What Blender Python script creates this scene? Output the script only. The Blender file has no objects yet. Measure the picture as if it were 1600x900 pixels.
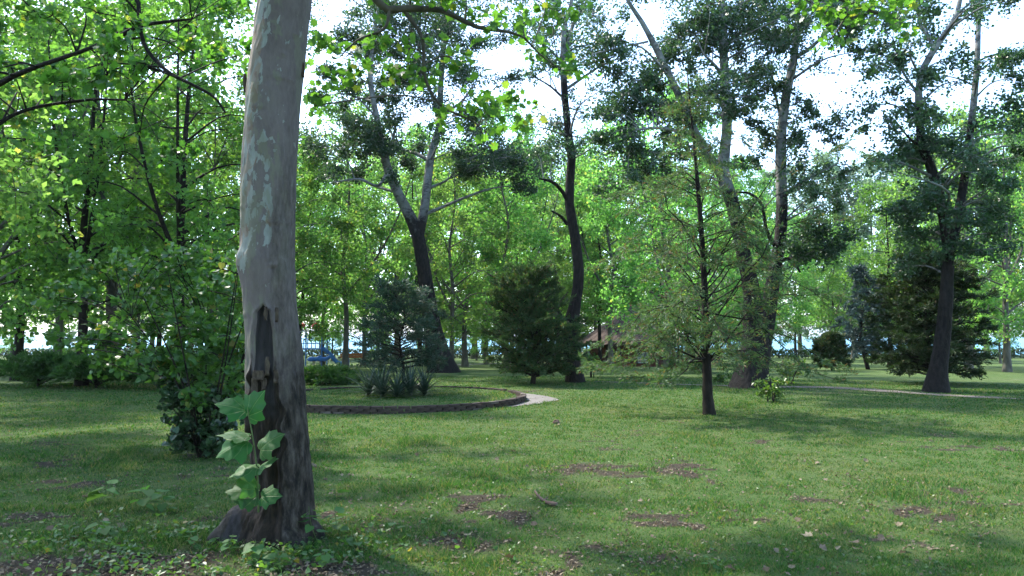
import bpy, math
import numpy as np
from mathutils import Vector, Matrix

sc = bpy.context.scene
COL = sc.collection
R_ = math.radians

# ------------------------------------------------------------------ camera, sky, sun, exposure
FPX, EYE, PITCH = 1164.0, 1.6, R_(3.69)          # focal length in pixels of a 1600 px wide frame
cam_d = bpy.data.cameras.new('camera')
cam_d.sensor_width = 36.0
cam_d.lens = 36.0 * FPX / 1600.0
cam_d.clip_start = 0.05
cam_d.clip_end = 20000.0
cam = bpy.data.objects.new('camera', cam_d)
COL.objects.link(cam)
cam.location = (0, 0, EYE)
cam.rotation_euler = (math.pi / 2 + PITCH, 0, 0)
sc.camera = cam

SUN_DIR = Vector((-0.50, 0.42, 0.76)).normalized()   # towards the sun: ahead, to the left, high
world = bpy.data.worlds.new('World')
sc.world = world
world.use_nodes = True
wn = world.node_tree
for n in list(wn.nodes):
    wn.nodes.remove(n)
sky = wn.nodes.new('ShaderNodeTexSky')
sky.sky_type = 'NISHITA'
sky.sun_disc = False
sky.sun_elevation = math.asin(SUN_DIR.z)
sky.sun_rotation = math.atan2(SUN_DIR.x, SUN_DIR.y)
sky.altitude = 100
sky.air_density = 1.0
sky.dust_density = 1.2
sky.ozone_density = 3.0
bg = wn.nodes.new('ShaderNodeBackground')
bg.inputs['Strength'].default_value = 0.15
wo = wn.nodes.new('ShaderNodeOutputWorld')
wn.links.new(sky.outputs[0], bg.inputs[0])
wn.links.new(bg.outputs[0], wo.inputs[0])

sun_d = bpy.data.lights.new('sun', 'SUN')
sun_d.energy = 2.3
sun_d.angle = R_(2.0)
sun_d.color = (1.0, 0.94, 0.83)
sun = bpy.data.objects.new('sun', sun_d)
COL.objects.link(sun)
sun.rotation_euler = SUN_DIR.to_track_quat('Z', 'Y').to_euler()
sun.location = (-30, 30, 50)

sc.view_settings.view_transform = 'Standard'
sc.view_settings.look = 'None'
sc.view_settings.gamma = 1.0
sc.view_settings.exposure = 2.5
sc.view_settings.use_curve_mapping = False
sc.render.engine = 'CYCLES'
sc.cycles.max_bounces = 7
sc.cycles.diffuse_bounces = 4
sc.cycles.glossy_bounces = 2
sc.cycles.transmission_bounces = 4
sc.cycles.sample_clamp_indirect = 6.0

# ------------------------------------------------------------------ helpers
RNG = np.random.default_rng(7)
def rs(seed): return np.random.default_rng(seed)
def sstep(a, b, x):
    t = np.clip((np.asarray(x, float) - a) / (b - a), 0, 1)
    return t * t * (3 - 2 * t)
_lat = rs(99).random((8, 256, 256))
def vnoise(x, y, scale, k=0):
    """smooth value noise 0..1 of ground coordinates"""
    x = np.asarray(x, float) / scale + 1000.3 + 17 * k; y = np.asarray(y, float) / scale + 1000.7 + 31 * k
    xi = np.floor(x).astype(int); yi = np.floor(y).astype(int)
    fx = x - xi; fy = y - yi
    fx = fx * fx * (3 - 2 * fx); fy = fy * fy * (3 - 2 * fy)
    L = _lat[k % 8]
    g = lambda a, b: L[a % 256, b % 256]
    return (g(xi, yi) * (1 - fx) + g(xi + 1, yi) * fx) * (1 - fy) + (g(xi, yi + 1) * (1 - fx) + g(xi + 1, yi + 1) * fx) * fy

BED = (-2.92, 18.75, 3.2)                          # planting bed: centre and radius
def gz(x, y):
    x = np.asarray(x, float); y = np.asarray(y, float)
    z = -0.6 * sstep(30, 65, y) - 2.4 * sstep(88, 100, y)
    z = z + 0.035 * (vnoise(x, y, 3.1, 1) - 0.5) + 0.015 * (vnoise(x, y, 0.8, 2) - 0.5)
    r = np.hypot(x - BED[0], y - BED[1])
    return z + 0.125 * (1 - sstep(BED[2] - 0.22, BED[2] - 0.06, r))

def ray(px, py):
    xr = (px - 800) / FPX; yr = (450 - py) / FPX
    return np.array([xr, math.cos(PITCH) - yr * math.sin(PITCH), math.sin(PITCH) + yr * math.cos(PITCH)])
def at(px, py, D):
    r = ray(px, py); t = D / r[1]
    return np.array([r[0] * t, D, EYE + r[2] * t])
def gpt(px, py):
    r = ray(px, py); t = 20.0
    for _ in range(60):
        z = float(gz(r[0] * t, r[1] * t)); t = 0.5 * t + 0.5 * (z - EYE) / r[2]
    return np.array([r[0] * t, r[1] * t, float(gz(r[0] * t, r[1] * t))])
def proj(x, y, z):
    d = y * math.cos(PITCH) + (z - EYE) * math.sin(PITCH)
    v = -y * math.sin(PITCH) + (z - EYE) * math.cos(PITCH)
    return 800 + FPX * x / d, 450 - FPX * v / d
def unit(v):
    v = np.asarray(v, float)
    return v / np.maximum(np.linalg.norm(v, axis=-1, keepdims=True), 1e-9)

def build_mesh(name, V, quads=None, tris=None, attrs=None, smooth=True):
    me = bpy.data.meshes.new(name)
    V = np.ascontiguousarray(V, dtype=np.float32)
    idx = []; starts = []; s = 0
    for F, k in ((quads, 4), (tris, 3)):
        if F is not None and len(F):
            F = np.asarray(F, dtype=np.int32)
            idx.append(F.ravel()); starts.append(s + k * np.arange(len(F), dtype=np.int32)); s += k * len(F)
    idx = np.concatenate(idx); starts = np.concatenate(starts)
    me.vertices.add(len(V)); me.vertices.foreach_set('co', V.ravel())
    me.loops.add(len(idx)); me.loops.foreach_set('vertex_index', idx)
    me.polygons.add(len(starts)); me.polygons.foreach_set('loop_start', starts.astype(np.int32))
    me.polygons.foreach_set('use_smooth', np.full(len(starts), smooth, dtype=bool))
    for k, a in (attrs or {}).items():
        at_ = me.attributes.new(k, 'FLOAT', 'POINT')
        at_.data.foreach_set('value', np.ascontiguousarray(a, dtype=np.float32))
    me.update(calc_edges=True)
    return me

class Geo:
    def __init__(s): s.V = []; s.Q = []; s.T = []; s.A = []; s.n = 0
    def add(s, V, Q=None, T=None, a=0.0):
        V = np.asarray(V, float)
        s.V.append(V)
        if Q is not None and len(Q): s.Q.append(np.asarray(Q) + s.n)
        if T is not None and len(T): s.T.append(np.asarray(T) + s.n)
        s.A.append(np.broadcast_to(np.asarray(a, float), (len(V),)))
        s.n += len(V)
    def tube(s, P, R, k=6, a=0.0, wob=0.0, rng=RNG):
        P = np.asarray(P, float); R = np.broadcast_to(np.asarray(R, float), (len(P),))
        T = unit(np.gradient(P, axis=0))
        ref = np.array([1.0, 0, 0]) if abs(T[0][0]) < 0.8 else np.array([0, 1.0, 0])
        u = unit(np.cross(T[0], ref)); rings = []
        ang = np.arange(k) * 2 * math.pi / k
        for i in range(len(P)):
            u = unit(u - T[i] * np.dot(u, T[i])); v = np.cross(T[i], u)
            rr = R[i] * (1 + wob * (rng.random(k) - .5)) if wob else R[i]
            rings.append(P[i] + (np.cos(ang) * rr)[:, None] * u + (np.sin(ang) * rr)[:, None] * v)
        V = np.concatenate(rings)
        i = np.arange(len(P) - 1)[:, None] * k; j = np.arange(k)[None]
        Q = np.stack([i + j, i + (j + 1) % k, i + k + (j + 1) % k, i + k + j], -1).reshape(-1, 4)
        V = np.vstack([V, P[-1] + T[-1] * R[-1] * .6])
        e = (len(P) - 1) * k; jj = np.arange(k)
        Tt = np.stack([e + jj, e + (jj + 1) % k, np.full(k, len(P) * k)], -1)
        s.add(V, Q, Tt, a if np.isscalar(a) else np.append(np.repeat(a, k), a[-1]))
    def box(s, c, d, rz=0.0, a=0.0, tilt=0.0):
        x, y, z = np.array(d) / 2
        V = np.array([[-x,-y,-z],[x,-y,-z],[x,y,-z],[-x,y,-z],[-x,-y,z],[x,-y,z],[x,y,z],[-x,y,z]])
        if tilt:
            ct, st = math.cos(tilt), math.sin(tilt); V = V @ np.array([[1,0,0],[0,ct,-st],[0,st,ct]]).T
        ca, sa = math.cos(rz), math.sin(rz)
        V = V @ np.array([[ca,-sa,0],[sa,ca,0],[0,0,1]]).T + np.asarray(c, float)
        s.add(V, [[0,3,2,1],[4,5,6,7],[0,1,5,4],[1,2,6,5],[2,3,7,6],[3,0,4,7]], None, a)
    def mesh(s, name, off=(0, 0, 0), smooth=True, attr='rnd'):
        return build_mesh(name, np.concatenate(s.V) - np.asarray(off, float), np.concatenate(s.Q) if s.Q else None,
                          np.concatenate(s.T) if s.T else None, {attr: np.concatenate(s.A)}, smooth)

def spline(P, n):
    """Catmull-Rom through rows of P (any width)"""
    P = np.asarray(P, float)
    if len(P) < 3:
        t = np.linspace(0, 1, n)[:, None]; return P[0] * (1 - t) + P[-1] * t
    Q = np.vstack([2 * P[0] - P[1], P, 2 * P[-1] - P[-2]])
    t = np.linspace(0, len(P) - 1 - 1e-6, n); i = t.astype(int); f = (t - i)[:, None]
    a, b, c, d = Q[i], Q[i + 1], Q[i + 2], Q[i + 3]
    return .5 * (2 * b + (c - a) * f + (2 * a - 5 * b + 4 * c - d) * f * f + (3 * b - a - 3 * c + d) * f ** 3)

def obj(name, me, mat, parent=None, loc=None):
    o = bpy.data.objects.new(name, me); COL.objects.link(o)
    if mat and not me.materials: me.materials.append(mat)
    if parent: o.parent = parent
    if loc is not None: o.location = loc
    return o
def tag(o, label=None, cat=None, group=None, kind=None):
    for k, v in (('label', label), ('category', cat), ('group', group), ('kind', kind)):
        if v: o[k] = v
    return o
def thing(name, label, cat, loc=(0, 0, 0), group=None, rz=0.0):
    o = bpy.data.objects.new(name, None); COL.objects.link(o)
    o.empty_display_size = .2; o.location = loc; o.rotation_euler = (0, 0, rz)
    return tag(o, label, cat, group)
def copy_tree(root, loc, rz, scale, label, group=None, parent=None):
    c = root.copy(); COL.objects.link(c)
    if parent: c.parent = parent
    else:
        c.location = loc; c.rotation_euler = (0, 0, rz); c.scale = scale
        c['label'] = label
        if group: c['group'] = group
    for ch in root.children: copy_tree(ch, None, 0, None, None, None, c)
    return c

KITE = np.array([(0, 0, 0), (.40, .42, .10), (0, 1, -.06), (-.40, .42, .10)])
NEEDLE = np.array([(0, 0, 0), (.11, .5, .02), (0, 1, 0), (-.11, .5, .02)])
def plane_leaf():
    o = [(0,0),(.16,-.04),(.40,.02),(.34,.20),(.62,.42),(.38,.50),(.40,.72),(.17,.70),(0,1.05),(-.17,.70),(-.40,.72),(-.38,.50),(-.62,.42),(-.34,.20),(-.40,.02),(-.16,-.04)]
    V = [(x, y, .10 * abs(x) - .10 * y * y) for x, y in o] + [(0, .38, -.03)]
    n = len(o); T = [(i, (i + 1) % n, n) for i in range(n)]
    return np.array(V), np.array(T)
PLV, PLT = plane_leaf()
HRT = np.array([(0,0,0),(.30,-.10,.06),(.50,.22,.08),(.34,.62,.04),(0,1,-.08),(-.34,.62,.04),(-.50,.22,.08),(-.30,-.10,.06),(0,.35,-.02)])
HRTT = np.array([(i, (i + 1) % 8, 8) for i in range(8)])

def leaves(geo, P, rng, size, tmpl=KITE, tri=None, up=.7, var=.35, D=None):
    P = np.asarray(P, float); N = len(P)
    if N == 0: return
    n = unit(rng.normal(size=(N, 3)) + np.array([0, 0, up]))
    b = unit(np.cross(n, rng.normal(size=(N, 3)))) if D is None else unit(D)
    t = unit(np.cross(b, n)); n = np.cross(t, b)
    s = size * (1 + var * (2 * rng.random(N) - 1)); s = s[:, None, None]
    V = P[:, None, :] + s * (tmpl[None, :, 0:1] * t[:, None] + tmpl[None, :, 1:2] * b[:, None] + tmpl[None, :, 2:3] * n[:, None])
    k = len(tmpl); base = (np.arange(N) * k)[:, None]
    a = np.repeat(rng.random(N), k)
    if tri is None: geo.add(V.reshape(-1, 3), Q=base + np.arange(4)[None], a=a)
    else: geo.add(V.reshape(-1, 3), T=(base[:, None] + tri[None]).reshape(-1, 3), a=a)

def ball(rng, n):
    return unit(rng.normal(size=(n, 3))) * (rng.random(n) ** (1 / 2.4))[:, None]

# ------------------------------------------------------------------ materials
def newmat(name):
    m = bpy.data.materials.new(name); m.use_nodes = True
    nt = m.node_tree
    for n in list(nt.nodes): nt.nodes.remove(n)
    out = nt.nodes.new('ShaderNodeOutputMaterial')
    return m, nt, out
def N(nt, t, **kw):
    n = nt.nodes.new(t)
    for k, v in kw.items(): setattr(n, k, v)
    return n
def noise(nt, scale, detail=4, rough=.55, vec=None, dist=0.0):
    n = N(nt, 'ShaderNodeTexNoise'); n.inputs['Scale'].default_value = scale
    n.inputs['Detail'].default_value = detail; n.inputs['Roughness'].default_value = rough; n.inputs['Distortion'].default_value = dist
    if vec is not None: nt.links.new(vec, n.inputs['Vector'])
    return n.outputs['Fac']
def ramp(nt, fac, stops, interp='LINEAR'):
    r = N(nt, 'ShaderNodeValToRGB'); r.color_ramp.interpolation = interp
    e = r.color_ramp.elements
    while len(e) < len(stops): e.new(.5)
    for i, (p, c) in enumerate(stops):
        e[i].position = p; e[i].color = (*c, 1) if len(c) == 3 else c
    nt.links.new(fac, r.inputs[0]); return r.outputs[0]
def mixc(nt, fac, a, b, mode='MIX'):
    m = N(nt, 'ShaderNodeMix', data_type='RGBA', blend_type=mode)
    for sck, v in ((m.inputs[0], fac), (m.inputs[6], a), (m.inputs[7], b)):
        if hasattr(v, 'is_linked'): nt.links.new(v, sck)
        elif isinstance(v, (int, float)): sck.default_value = v
        else: sck.default_value = (*v, 1)
    return m.outputs[2]
def math_(nt, op, a, b=None, clamp=False):
    m = N(nt, 'ShaderNodeMath', operation=op); m.use_clamp = clamp
    for sck, v in zip(m.inputs, (a, b)):
        if v is None: continue
        if hasattr(v, 'is_linked'): nt.links.new(v, sck)
        else: sck.default_value = v
    return m.outputs[0]
def attr(nt, name):
    a = N(nt, 'ShaderNodeAttribute'); a.attribute_name = name; return a.outputs['Fac']
def geo_pos(nt, scale=(1, 1, 1), objspace=True):
    tc = N(nt, 'ShaderNodeTexCoord'); mp = N(nt, 'ShaderNodeMapping'); mp.inputs['Scale'].default_value = scale
    nt.links.new(tc.outputs['Object'], mp.inputs[0]); return mp.outputs[0]
def wpos(nt):
    return N(nt, 'ShaderNodeNewGeometry').outputs['Position']
def bsdf(nt, out, col, rough=.8, spec=.3, bump=None, bstr=.4, bdist=.02, metal=0.0):
    p = N(nt, 'ShaderNodeBsdfPrincipled')
    if hasattr(col, 'is_linked'): nt.links.new(col, p.inputs['Base Color'])
    else: p.inputs['Base Color'].default_value = (*col, 1)
    if hasattr(rough, 'is_linked'): nt.links.new(rough, p.inputs['Roughness'])
    else: p.inputs['Roughness'].default_value = rough
    p.inputs['Specular IOR Level'].default_value = spec; p.inputs['Metallic'].default_value = metal
    if bump is not None:
        b = N(nt, 'ShaderNodeBump'); b.inputs['Strength'].default_value = bstr; b.inputs['Distance'].default_value = bdist
        nt.links.new(bump, b.inputs['Height']); nt.links.new(b.outputs[0], p.inputs['Normal'])
    if out is not None: nt.links.new(p.outputs[0], out.inputs[0])
    return p

def leafmat(name, dark, light, trans, tw=.45, rough=.45, spec=.35, odd=None, oddp=.94, veins=False):
    m, nt, out = newmat(name)
    r = attr(nt, 'rnd')
    stops = [(0, dark), (oddp - .02, light)] + ([(oddp, odd), (1, odd)] if odd else [(1, light)])
    c = ramp(nt, r, stops)
    vb = None
    if veins:
        tc = N(nt, 'ShaderNodeTexCoord').outputs['Object']; sx = N(nt, 'ShaderNodeSeparateXYZ'); nt.links.new(tc, sx.inputs[0])
        an = math_(nt, 'ARCTAN2', sx.outputs[0], math_(nt, 'ADD', sx.outputs[1], .03)); rr = N(nt, 'ShaderNodeVectorMath', operation='LENGTH'); nt.links.new(tc, rr.inputs[0])
        mv = math_(nt, 'MULTIPLY', math_(nt, 'PINGPONG', an, .30), rr.outputs['Value'])
        vm = ramp(nt, mv, [(0, (1, 1, 1)), (.018, (0, 0, 0))])
        blot = noise(nt, 5, 5, .65, tc)
        c = mixc(nt, math_(nt, 'MULTIPLY', vm, .45), c, (.16, .22, .09))
        c = mixc(nt, ramp(nt, blot, [(.45, (0, 0, 0)), (.75, (.5, .5, .5))]), c, dark)
        c = mixc(nt, ramp(nt, noise(nt, 14, 3, .6, tc), [(.68, (0, 0, 0)), (.72, (.8, .8, .8))]), c, (.09, .07, .03))
        vb = math_(nt, 'ADD', math_(nt, 'MULTIPLY', vm, -1), blot)
    oi = N(nt, 'ShaderNodeObjectInfo').outputs['Random']
    hs = N(nt, 'ShaderNodeHueSaturation')
    nt.links.new(math_(nt, 'ADD', math_(nt, 'MULTIPLY', oi, .03), .485), hs.inputs['Hue'])
    nt.links.new(math_(nt, 'ADD', math_(nt, 'MULTIPLY', oi, .35), .82), hs.inputs['Value'])
    nt.links.new(c, hs.inputs['Color'])
    p = bsdf(nt, None, hs.outputs[0], rough, spec, vb, .5, .01)
    t = N(nt, 'ShaderNodeBsdfTranslucent')
    tc = mixc(nt, 1.0, hs.outputs[0], tuple(trans), 'MULTIPLY')
    nt.links.new(tc, t.inputs[0])
    mx = N(nt, 'ShaderNodeMixShader'); mx.inputs[0].default_value = tw
    nt.links.new(p.outputs[0], mx.inputs[1]); nt.links.new(t.outputs[0], mx.inputs[2]); nt.links.new(mx.outputs[0], out.inputs[0])
    return m
def plain(name, c1, c2, scale=8, rough=.8, spec=.25, bstr=.4, bdist=.02, stretch=(1, 1, 1)):
    m, nt, out = newmat(name); v = geo_pos(nt, stretch)
    f = noise(nt, scale, 5, .6, v)
    bsdf(nt, out, ramp(nt, f, [(.3, c1), (.7, c2)]), rough, spec, f, bstr, bdist)
    return m

M = {}
M['leaf_plane'] = leafmat('plane_leaf', (.04, .10, .024), (.085, .18, .042), (2.6, 2.5, 1.1), .56)
M['leaf_plane_near'] = leafmat('near_plane_leaf', (.032, .085, .018), (.068, .15, .03), (2.4, 2.3, .9), .5, .4, .4, (.16, .19, .04), .95)
M['leaf_wood'] = leafmat('wood_leaf', (.048, .12, .034), (.115, .215, .07), (2.5, 2.6, 1.3), .6, .5, .3, (.2, .22, .06), .97)
M['leaf_poplar'] = leafmat('poplar_leaf', (.022, .054, .028), (.05, .102, .05), (1.7, 1.9, .9), .36, .38, .45)
M['leaf_hazed_poplar'] = leafmat('hazed_poplar_leaf', (.09, .15, .095), (.17, .24, .16), (2.0, 2.0, 1.5), .5)  # leaf colour raised and greyed: distance haze painted in
M['leaf_bush'] = leafmat('bush_leaf', (.034, .085, .024), (.075, .155, .04), (2.2, 2.2, .8), .42, .4, .4, (.16, .14, .04), .975)
M['leaf_ivy'] = leafmat('ivy_leaf', (.018, .04, .018), (.035, .07, .03), (1.4, 1.5, .8), .22, .32, .5)
M['leaf_seedling'] = leafmat('seedling_leaf', (.04, .10, .03), (.07, .15, .045), (2.0, 2.0, .8), .38, .6, .18)
M['leaf_shoot'] = leafmat('shoot_leaf', (.020, .085, .018), (.04, .135, .03), (1.9, 2.0, .7), .38, .55, .25, veins=True)
M['needle_dark'] = leafmat('dark_needle', (.014, .034, .013), (.032, .064, .022), (1.5, 1.6, .7), .25, .55, .25, (.06, .05, .025), .96)
M['needle_olive'] = leafmat('olive_needle', (.022, .055, .02), (.05, .10, .034), (1.8, 1.8, .8), .32, .55, .25, (.10, .08, .035), .92)
M['needle_bed'] = leafmat('blue_green_needle', (.018, .045, .028), (.04, .08, .05), (1.3, 1.5, .9), .22, .55, .25, (.07, .06, .035), .96)
M['needle_feather'] = leafmat('feathery_needle', (.034, .082, .034), (.07, .135, .056), (1.9, 1.9, .9), .38, .55, .25, (.12, .085, .04), .90)
M['needle_spruce'] = leafmat('spruce_needle', (.03, .06, .055), (.06, .105, .10), (1.1, 1.2, 1.1), .2, .55, .25)
M['needle_spread'] = leafmat('spreading_needle', (.028, .075, .02), (.055, .125, .03), (1.7, 1.8, .7), .3, .5, .3)
M['leaf_yucca'] = leafmat('yucca_leaf', (.02, .045, .03), (.055, .092, .062), (1.2, 1.3, .9), .15, .42, .45)
M['leaf_hedge'] = leafmat('hedge_leaf', (.025, .05, .022), (.05, .09, .035), (1.5, 1.6, .8), .3)
M['leaf_thuja'] = leafmat('thuja_leaf', (.026, .05, .02), (.055, .085, .035), (1.5, 1.5, .8), .25, .6, .2, (.09, .07, .035), .88)

def bark_white():
    m, nt, out = newmat('white_poplar_bark')
    v = geo_pos(nt, (1, 1, 1))
    h = attr(nt, 'rnd')                                        # 1 where the old rugged bark is, 0 on the pale upper stem
    f = noise(nt, 2.2, 5, .6, v); f2 = noise(nt, 14, 4, .6, geo_pos(nt, (1, 1, .35)))
    marks = ramp(nt, noise(nt, 3.2, 3, .6, geo_pos(nt, (1, 1, 1.9)), .6), [(.55, (0, 0, 0)), (.60, (1, 1, 1))])
    pale = ramp(nt, f, [(.25, (.08, .08, .07)), (.5, (.17, .17, .155)), (.8, (.29, .29, .272))])
    pale = mixc(nt, math_(nt, 'MULTIPLY', marks, .8), pale, (.07, .065, .06))
    rug = ramp(nt, f2, [(.3, (.004, .0035, .003)), (.7, (.022, .018, .0155))])
    hm = math_(nt, 'ADD', h, math_(nt, 'MULTIPLY', math_(nt, 'SUBTRACT', f, .5), 1.2))
    hr = ramp(nt, hm, [(.4, (0, 0, 0)), (.6, (1, 1, 1))])
    bsdf(nt, out, mixc(nt, hr, pale, rug), .85, .2, f2, .9, .05)
    return m
M['bark_poplar'] = bark_white()
M['bark_dark'] = plain('dark_bark', (.006, .005, .004), (.028, .023, .019), 12, .9, .15, .9, .04, (1, 1, .3))
M['bark_young'] = plain('young_trunk_bark', (.05, .046, .036), (.14, .13, .105), 5, .85, .2, .5, .02, (1, 1, .4))
M['bark_branch'] = plain('branch_bark', (.035, .032, .024), (.11, .10, .08), 7, .85, .2, .5, .02, (1, 1, .5))
M['stem_green'] = plain('green_stem', (.06, .10, .03), (.11, .15, .05), 20, .6, .3)

def bark_plane():
    m, nt, out = newmat('plane_tree_bark')
    v = geo_pos(nt, (1, 1, .62)); v2 = geo_pos(nt, (1, 1, .30))
    w = attr(nt, 'wound'); lo = attr(nt, 'low'); si = attr(nt, 'side'); fl = attr(nt, 'flake')
    f = noise(nt, 3.0, 5, .6, v); fine = noise(nt, 34, 5, .65, v2); mid = noise(nt, 8, 5, .6, v, .4)
    base = ramp(nt, f, [(.3, (.108, .085, .082)), (.5, (.15, .121, .116)), (.72, (.17, .144, .132))])
    base = mixc(nt, .35, base, ramp(nt, fine, [(.25, (.03, .025, .022)), (.6, (.115, .098, .092)), (.75, (.16, .14, .13))]))
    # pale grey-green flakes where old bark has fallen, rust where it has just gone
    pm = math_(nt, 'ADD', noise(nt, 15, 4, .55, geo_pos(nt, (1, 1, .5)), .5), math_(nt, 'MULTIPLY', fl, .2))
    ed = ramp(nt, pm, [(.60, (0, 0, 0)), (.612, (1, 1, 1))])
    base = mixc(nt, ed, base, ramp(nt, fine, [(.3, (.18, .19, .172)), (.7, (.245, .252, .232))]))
    rust = ramp(nt, math_(nt, 'ADD', math_(nt, 'MULTIPLY', noise(nt, 6.5, 4, .6, geo_pos(nt, (1.3, 1.3, .45)), .7), .7), math_(nt, 'MULTIPLY', fl, .2)), [(.50, (0, 0, 0)), (.53, (1, 1, 1))])
    base = mixc(nt, math_(nt, 'MULTIPLY', rust, .6), base, (.20, .125, .08))
    oli = ramp(nt, noise(nt, 4.5, 4, .6, geo_pos(nt, (1, 1, .5)), .5), [(.52, (0, 0, 0)), (.56, (1, 1, 1))])
    base = mixc(nt, math_(nt, 'MULTIPLY', oli, .45), base, (.15, .155, .10))
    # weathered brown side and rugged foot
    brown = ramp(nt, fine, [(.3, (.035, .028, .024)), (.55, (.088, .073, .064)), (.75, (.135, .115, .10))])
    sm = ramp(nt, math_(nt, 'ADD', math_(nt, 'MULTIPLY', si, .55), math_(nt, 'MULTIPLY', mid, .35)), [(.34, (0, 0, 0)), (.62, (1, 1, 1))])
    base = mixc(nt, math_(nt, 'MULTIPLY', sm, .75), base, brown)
    lm = ramp(nt, math_(nt, 'ADD', lo, math_(nt, 'MULTIPLY', math_(nt, 'SUBTRACT', mid, .5), .9)), [(.34, (0, 0, 0)), (.68, (1, 1, 1))])
    rug = ramp(nt, noise(nt, 20, 6, .7, v2), [(.36, (.006, .005, .004)), (.5, (.028, .022, .017)), (.68, (.082, .068, .055))])
    base = mixc(nt, lm, base, rug)
    wood = ramp(nt, noise(nt, 26, 5, .6, geo_pos(nt, (1, 1, .12))), [(.3, (.012, .011, .011)), (.6, (.036, .032, .033)), (.8, (.065, .058, .058))])
    wm = ramp(nt, math_(nt, 'ADD', w, math_(nt, 'MULTIPLY', math_(nt, 'SUBTRACT', mid, .5), .35)), [(.42, (0, 0, 0)), (.52, (1, 1, 1))])
    base = mixc(nt, wm, base, wood)
    dk = attr(nt, 'rot')
    rotc = ramp(nt, fine, [(.35, (.006, .0045, .003)), (.7, (.03, .02, .013))])
    base = mixc(nt, ramp(nt, math_(nt, 'ADD', dk, math_(nt, 'MULTIPLY', math_(nt, 'SUBTRACT', mid, .5), .8)), [(.4, (0, 0, 0)), (.6, (1, 1, 1))]), base, rotc)
    hgt = math_(nt, 'ADD', math_(nt, 'MULTIPLY', fine, .5), math_(nt, 'MULTIPLY', ed, -.25))
    bsdf(nt, out, base, .8, .2, hgt, .9, .018)
    return m
M['bark_plane'] = bark_plane()

def groundmat():
    m, nt, out = newmat('lawn_ground')
    p = wpos(nt); b = attr(nt, 'bare'); lush = attr(nt, 'lush')
    big = noise(nt, .35, 4, .6, p); mid = noise(nt, 2.2, 5, .65, p); fine = noise(nt, 30, 5, .7, p); tiny = noise(nt, 120, 3, .7, p)
    g = ramp(nt, mid, [(.25, (.024, .062, .016)), (.5, (.045, .095, .025)), (.72, (.08, .115, .038))])
    dry = ramp(nt, fine, [(.3, (.085, .085, .036)), (.7, (.20, .18, .09))])
    g = mixc(nt, ramp(nt, math_(nt, 'ADD', math_(nt, 'MULTIPLY', big, .6), math_(nt, 'MULTIPLY', mid, .4)), [(.5, (0, 0, 0)), (.72, (.7, .7, .7))]), g, dry)
    g = mixc(nt, .5, g, ramp(nt, tiny, [(.3, (.03, .045, .015)), (.7, (.14, .18, .06))]))
    dirt = ramp(nt, fine, [(.25, (.022, .018, .013)), (.55, (.052, .042, .03)), (.8, (.10, .085, .064))])
    bm = ramp(nt, math_(nt, 'ADD', b, math_(nt, 'MULTIPLY', math_(nt, 'SUBTRACT', fine, .5), .9)), [(.35, (0, 0, 0)), (.65, (1, 1, 1))])
    col = mixc(nt, bm, g, dirt)
    bsdf(nt, out, col, .95, .1, math_(nt, 'ADD', fine, math_(nt, 'MULTIPLY', tiny, .6)), .8, .03)
    return m
M['ground'] = groundmat()

def grassmat():
    m, nt, out = newmat('grass_blade')
    r = attr(nt, 'rnd'); p = wpos(nt)
    big = noise(nt, .35, 4, .6, p); mid = noise(nt, 2.2, 5, .65, p)
    green = ramp(nt, r, [(0, (.015, .058, .014)), (.5, (.037, .108, .024)), (.80, (.068, .15, .04)), (.82, (.10, .105, .045)), (1, (.17, .15, .08))])
    dry = ramp(nt, r, [(0, (.06, .09, .032)), (1, (.21, .20, .11))])
    k = math_(nt, 'ADD', math_(nt, 'MULTIPLY', math_(nt, 'ADD', math_(nt, 'MULTIPLY', big, .6), math_(nt, 'MULTIPLY', mid, .4)), 1.0), math_(nt, 'MULTIPLY', r, .22))
    c = mixc(nt, ramp(nt, k, [(.62, (0, 0, 0)), (.82, (.7, .7, .7))]), green, dry)
    pb = bsdf(nt, None, c, .7, .08)
    t = N(nt, 'ShaderNodeBsdfTranslucent'); nt.links.new(mixc(nt, 1.0, c, (1.9, 1.9, .7), 'MULTIPLY'), t.inputs[0])
    mx = N(nt, 'ShaderNodeMixShader'); mx.inputs[0].default_value = .35
    nt.links.new(pb.outputs[0], mx.inputs[1]); nt.links.new(t.outputs[0], mx.inputs[2]); nt.links.new(mx.outputs[0], out.inputs[0])
    return m
M['grass'] = grassmat()
M['path'] = plain('worn_concrete', (.10, .092, .082), (.175, .162, .148), 3, .9, .2, .3, .01)
M['dirt_path'] = plain('trodden_earth', (.12, .10, .08), (.21, .18, .15), 2.5, .95, .1, .4, .01)
M['brick'] = plain('weathered_brick', (.026, .019, .016), (.075, .056, .046), 9, .9, .2, .7, .01)
M['brick_pale'] = plain('pale_worn_brick', (.07, .058, .05), (.14, .118, .10), 9, .9, .2, .7, .01)
M['thatch'] = plain('old_thatch', (.045, .034, .03), (.11, .085, .075), 14, .95, .1, .9, .05, (1, 1, .25))
M['red_tile'] = plain('red_clay', (.38, .10, .06), (.50, .16, .10), 6, .8)
M['red_wall'] = plain('red_brown_brickwork', (.06, .024, .016), (.13, .05, .032), 5, .85)
M['white_paint'] = plain('white_paint', (.22, .23, .24), (.33, .33, .33), 4, .5)
M['dark_wood'] = plain('dark_stained_wood', (.015, .012, .010), (.04, .032, .026), 6, .7)
M['bench_wood'] = plain('orange_brown_wood', (.22, .065, .02), (.34, .11, .035), 9, .6, .3, .4, .01, (.2, 1, 1))
M['black_metal'] = plain('black_metal', (.012, .012, .013), (.03, .03, .03), 10, .5, .4)
M['blue_paint'] = plain('blue_painted_metal', (.02, .10, .32), (.04, .17, .45), 5, .45, .4)
M['pale_metal'] = plain('pale_painted_metal', (.50, .50, .44), (.64, .63, .56), 5, .5, .4)
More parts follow.
